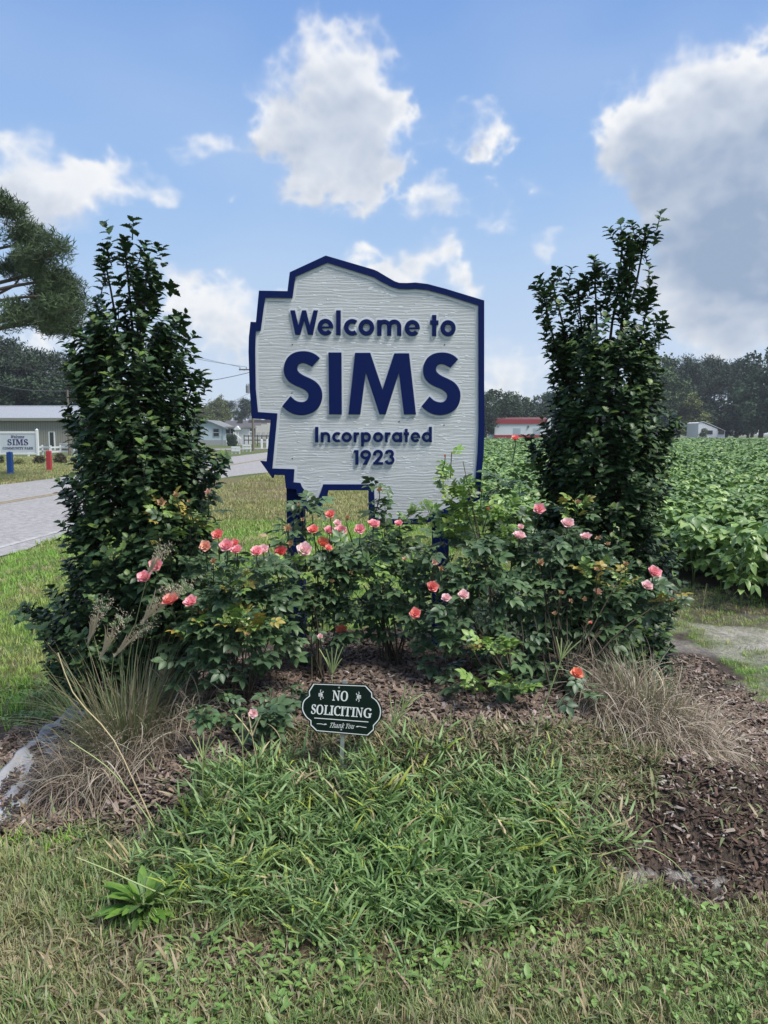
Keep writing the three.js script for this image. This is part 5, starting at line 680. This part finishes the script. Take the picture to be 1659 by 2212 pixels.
const [P3, h3] = pole(352, 980, 800, 'wooden street light pole hidden behind the road side holly', (o, h, b) => {
  const tip = at(447, 805, -b.z - .5).sub(b); part('lamp_arm', limb([V(0, h - .4, 0), V(tip.x * .5, tip.y + .1, .2), tip.clone().add(V(-.5, .02, 0))], .035, .03, 6, 8), galv, o);
  part('lamp_head', new THREE.SphereGeometry(.3, 14, 10).scale(1.5, .34, .6).translate(tip.x, tip.y, tip.z), mat(.5, .53, .53, .4), o); part('lamp_lens', new THREE.SphereGeometry(.2, 12, 8).scale(1.2, .5, .7).translate(tip.x + .14, tip.y - .07, tip.z), mat(.6, .64, .6, .2), o); part('photocell', new THREE.CylinderGeometry(.05, .05, .1, 8).translate(tip.x - .1, tip.y + .13, tip.z), galv, o);
});
function wire(a, b, sag, rad, label) { const m = a.clone().lerp(b, .5); m.y -= sag; const o = part(numbered('overhead_wire'), tube([a, a.clone().lerp(m, .55).add(V(0, -sag * .12, 0)), m, b.clone().lerp(m, .55).add(V(0, -sag * .12, 0)), b], rad, 5, 40), wireMat, scene); tag(o, label, 'wire'); }
wire(at(-60, 818, P1.z * -1 - 8), V(P1.x + .03, h1 - .1, P1.z), .3, .028, 'thick overhead wire running to the bare pole before the metal building');
wire(V(P1.x + .03, h1 - .1, P1.z), at(480, 872, 72), .35, .024, 'overhead wire from the bare pole toward the pale blue house');
wire(at(480, 872, 72), V(P2.x, h2 - 3.4, P2.z), .3, .024, 'overhead wire from the pale blue house to the transformer pole');
wire(at(-90, 500, 34), V(P2.x - 1.1, h2 - .3, P2.z), 1.2, .016, 'thin overhead wire sloping from the near pine to the cross arm');
wire(at(-90, 545, 34), V(P2.x - .5, h2 - .3, P2.z), 1.2, .016, 'second thin overhead wire sloping from the near pine to the cross arm');
wire(V(P3.x, h3 - .6, P3.z), V(P2.x, h2 - .75, P2.z), .5, .03, 'overhead wire from the street light pole to the cross arm');
wire(at(-90, 756, 60), V(P3.x, h3 - 1.2, P3.z), .6, .014, 'thin overhead wire crossing behind the road side holly');
wire(V(P3.x + .2, h3 - 4.4, P3.z), V(P2.x, h2 - 2.6, P2.z), .4, .014, 'slack service wire below the transformer');
(function houses() {
  const blue = mat(.46, .56, .62, .7), greyRoof = mat(.2, .21, .22, .9), dark = mat(.1, .095, .1, .9), tan = mat(.36, .32, .28, .8), z6 = (zx, zy) => [(600 + zx * .19289) / 1.50693, (1150 + zy * .19289) / 1.50693];
  const win = (o, x, y, w, h, z, trim = true) => { const f = part('window', rbox(w + .22, h + .2, .07, .01, x, y, z), trim ? whiteTrim : mat(.3, .35, .37, .6), o); part('pane', box(w, h, .02, x, y, z + .04), glassMat, f); part('sash', box(w + .02, .05, .03, x, y, z + .045), whiteTrim, f); };
  { const d = 112, b = V(at(...z6(330, 1545), d).x, 0, -d), X = (zx) => at(...z6(zx, 1400), d).x - b.x, Y = (zy) => at(...z6(400, zy), d).y, o = thing('pale_blue_house', b, 'single storey pale blue house with a low gable facing the road', 'house');
    const w = X(700) - X(60), cx = (X(700) + X(60)) / 2, h = Y(1272), rise = Y(1140) - h; part('wall', gable(w, h, rise, 9, 0).translate(cx, 0, 0), blue, o); for (const s of [-1, 1]) part('roof', slope(w, h, rise, 9, .35, .14, s).translate(cx, 0, 0), greyRoof, o); part('foundation', box(w + .06, .75, .06, cx, .37, .04), mat(.32, .34, .35, .9), o); win(o, X(540), Y(1338), .75, 1.0, .03, false);
    part('gable_vent', new THREE.CylinderGeometry(.3, .3, .05, 14).rotateX(Math.PI / 2).translate(cx, h + rise * .55, .03), mat(.4, .48, .52, .7), o); part('downspout', box(.08, h, .08, X(648), h / 2, .08), mat(.35, .4, .42, .6), o);
    part('side_wall', box(3.4, h, .2, X(700) + 1.7, h / 2, -.6), whiteTrim, o); part('side_roof', box(3.8, .2, 5, X(700) + 1.75, h + .2, -2.6), greyRoof, o); win(o, X(728), Y(1360), .55, 1.5, -.46); win(o, X(808), Y(1360), .55, 1.5, -.46);
    for (let k = 0; k < 5; k++) part('step', box(1.5, .2, .4, X(930) + k * .3, .8 - k * .18, .9 + k * .25), mat(.45, .46, .46, .9), o); for (const k of [0, 1]) { part('railing', limb([V(X(870), 1.9, .8 + k * 1.2), V(X(1005), .95, 1.9 + k * .6)], .04, .04, 5, 2), whiteTrim, o); for (let j = 0; j < 4; j++) part('baluster', box(.06, .9, .06, lerp(X(880), X(1000), j / 3), 1.35 - j * .28, .9 + k * 1.2), whiteTrim, o); }
    for (const q of [885, 925]) part('porch_post', box(.1, Y(1290), .1, X(q), Y(1290) / 2, .6), whiteTrim, o); part('porch_hood', gable(.85, .1, .45, 1.6, 0).translate(X(905), Y(1290), .8), whiteTrim, o);
  }
  { const d = 150, b = V(at(...z6(1000, 1500), d).x, 0, -d), X = (zx) => at(...z6(zx, 1400), d).x - b.x, Y = (zy) => at(...z6(400, zy), d).y, o = thing('grey_roofed_hall', b, 'long hall with a broad dark grey roof behind the pale blue house', 'building'), w = X(1520) - X(640); part('wall', box(w, Y(1290), 12, (X(1520) + X(640)) / 2, Y(1290) / 2, -6), tan, o);
    const L = Math.hypot(6.5, Y(1140) - Y(1290)); for (const s of [1, -1]) part('roof', box(w + .8, L, .18).rotateX(-s * Math.atan2(6.5, Y(1140) - Y(1290))).translate((X(1520) + X(640)) / 2, (Y(1140) + Y(1290)) / 2 + .1, -6 + s * 3.25), dark, o); part('chimney', box(.9, 1.1, .9, X(885), Y(1160) + .2, -4), mat(.05, .05, .05, .9), o); part('roof_unit', box(2.2, .9, 1.5, X(1120), Y(1085), -6), mat(.3, .3, .31, .8), o); part('roof_edge', box(X(1480) - X(1100), .55, .3, (X(1480) + X(1100)) / 2, Y(1150), .8), dark, o); }
  { const d = 124, b = V(at(...z6(990, 1520), d).x, 0, -d), X = (zx) => at(...z6(zx, 1400), d).x - b.x, Y = (zy) => at(...z6(400, zy), d).y, o = thing('small_shed', b, 'small pale shed with a white door between the house and the hall', 'shed'), w = X(1110) - X(850); part('wall', box(w, Y(1350), 3, (X(1110) + X(850)) / 2, Y(1350) / 2, -1.5), mat(.42, .45, .46, .8), o); part('roof', box(w + .3, .14, 3.4, (X(1110) + X(850)) / 2, Y(1340), -1.5).rotateX(.06), mat(.28, .28, .29, .8), o); part('door', rbox(1.0, 1.9, .05, .01, X(1055), 1.0, .03), mat(.6, .68, .74, .6), o); }
  { const d = 132, b = V(at(...z6(1360, 1525), d).x, 0, -d), X = (zx) => at(...z6(zx, 1400), d).x - b.x, Y = (zy) => at(...z6(400, zy), d).y, o = thing('white_block_building', b, 'white block building with a stepped parapet behind the sign edge', 'building'), white = mat(.6, .58, .54, .9); [[1205, 1300, 1222], [1300, 1400, 1200], [1400, 1620, 1176]].forEach(([a, c, t], k) => part('wall', box(X(c) - X(a) - .01, Y(t), 8, (X(a) + X(c)) / 2, Y(t) / 2, -4), white, o)); for (const q of [1258, 1345, 1430]) part('blind_window', box(.55, 1.9, .06, X(q), Y(1420), .02), mat(.5, .49, .47, .9), o); }
  { const d = 104, a = at(...z6(1010, 1500), d), o = thing('board_fence', V(a.x, 0, -d), 'dark two rail board fence before the white block building', 'fence'), w = at(...z6(1460, 1500), d).x - a.x, m = mat(.07, .065, .06, .9); for (let k = 0; k <= 6; k++) part('post', box(.1, 1.5, .1, w * k / 6, .75, 0), m, o); for (const h of [1.35, .8]) part('rail', box(w, .14, .05, w / 2, h, .08), m, o); }
  { const b = V(at(...z6(805, 1545), 104).x, 0, -104), r = rngOf(5), o = thing('hedge_shrub', b, 'clipped dark green square hedge shrub beside the house steps', 'shrub'), c = Array.from({ length: 160 }, () => ({ p: V((r() - .5) * 1.25, .1 + r() * 1.3, (r() - .5) * 1.1), s: 1 })); part('foliage', crownGeo(r, c, 24, .14, .1, .4), crownMats.dark, o); part('core', rbox(1.15, 1.3, 1, .2, 0, .68, 0), mat(.02, .035, .018, 1), o); }
  [[870, 1695, 800, 945], [1055, 1660, 985, 1125]].forEach(([zx, zy, a, c]) => { const b = hit(...z6(zx, zy)), k = -b.z, w = at(...z6(c, zy), k).x - at(...z6(a, zy), k).x, h = at(...z6(zx, zy - 115), k).y, o = thing('white_barrier', b, zx < 1000 ? 'white slatted road barrier with two openings on the verge beside the driveway' : 'white slatted road barrier standing nearer the utility pole', 'barrier', 'white barriers by the driveway'); for (const x of [-.5, 0, .5]) part('leg', box(.1, h, .1, x * (w - .1), h / 2, 0), whiteTrim, o); for (const y of [.92, .5]) part('board', box(w, .17, .05, 0, h * y, .08), whiteTrim, o); });
  for (const q of [1308, 1400]) { const b = hit(...z6(q, 1612)), o = thing('marker_post', b, 'short white marker post on the verge behind the sign edge', 'post', 'white marker posts on the verge'); part('shaft', rbox(.2, 1.0, .2, .02, 0, .48, 0), whiteTrim, o); part('cap', new THREE.ConeGeometry(.15, .08, 4).rotateY(Math.PI / 4).translate(0, 1.02, 0), whiteTrim, o); }
})();
(function farSide() {
  const z8 = (zx, zy) => [1028.5 + .38 * zx, 829.5 + .38 * zy];
  { const d = 156, b = V(at(...z8(260, 318), d).x, 0, -d), X = (zx) => at(...z8(zx, 280), d).x - b.x, Y = (zy) => at(...z8(260, zy), d).y + .0, base = .25, o = thing('roadside_store', b, 'low white building with red roof band and red base beyond the field', 'building'), x0 = X(105), x1 = X(415), xm = (x0 + x1) / 2, w = x1 - x0, red = mat(.3, .03, .04, .6), white = mat(.62, .66, .68, .6), h = Y(226);
    part('wall', box(w, h, 9, xm, h / 2, -4.5), white, o); part('base_band', box(w + .08, 1.45, .1, xm, .72, .03), red, o); part('roof_band', box(w + .4, .9, 9.4, xm, h + .45, -4.5), red, o); part('roof', gable(9.4, 0, .5, w + .2, 0).rotateY(Math.PI / 2).translate(x1, h + .9, -4.5).translate(0, 0, 0), mat(.13, .05, .05, .8), o); part('corner_pier', box(.7, h + 1.1, .2, x1 - .1, (h + 1.1) / 2, .12), white, o);
    for (const q of [232, 345]) { const f = part('window', box(1.5, 1.4, .06, X(q), Y(270), .02), mat(.45, .5, .53, .6), o); part('pane', box(1.3, 1.2, .03, X(q), Y(270), .05), mat(.36, .42, .46, .3), f); } part('wall_light', box(.3, .4, .2, X(295), Y(242), .1), mat(.1, .1, .11, .5), o); }
  { const d = 158, b = V(at(...z8(1335, 305), d).x, 0, -d), X = (zx) => at(...z8(zx, 280), d).x - b.x, Y = (zy) => at(...z8(260, zy), d).y, o = thing('white_cottage', b, 'small white cottage with a sloping roofline at the wood edge', 'house'), white = mat(.66, .68, .7, .7), s = new THREE.Shape([[1262, 318], [1262, 222], [1275, 216], [1372, 256], [1372, 318]].map(([x, y]) => new THREE.Vector2(X(x), y === 318 ? 0 : Y(y))));
    part('wall', new THREE.ExtrudeGeometry(s, { depth: 6, bevelEnabled: false }).translate(0, 0, -6), white, o); part('lean_to', box(X(1415) - X(1374), Y(266), 4, (X(1415) + X(1374)) / 2, Y(266) / 2, -2.1), white, o); part('roof_edge', limb([V(X(1262), Y(220) + .05, .05), V(X(1275), Y(214) + .05, .05), V(X(1418), Y(268), .05)], .07, .07, 4, 6), mat(.4, .42, .44, .7), o);
    for (const [q, w] of [[1326, 1.3], [1393, 1.2]]) { const f = part('window', box(w, .8, .06, X(q), Y(275), .03), mat(.12, .05, .05, .7), o); part('pane', box(w - .2, .6, .03, X(q), Y(275), .06), glassMat, f); } part('foundation', box(X(1385) - X(1262), .5, .08, (X(1385) + X(1262)) / 2, .35, .05), mat(.05, .05, .055, .9), o); }
  structure('concrete_pad', box(9.5, .92, 3, at(...z8(1335, 300), 153.5).x, .45, -154.5), mat(.5, .49, .46, .9), 'pale concrete pad before the white cottage');
  tree('mid', ...z8(1293, 252), 156, .9, 'small slender tree against the white cottage wall');
})();
scene.fog = new THREE.FogExp2(0xdfe8f2, .0004);
scene.traverse((o) => { if (o.isMesh) { o.castShadow = true; o.receiveShadow = true; } });
renderer.render(scene, camera);
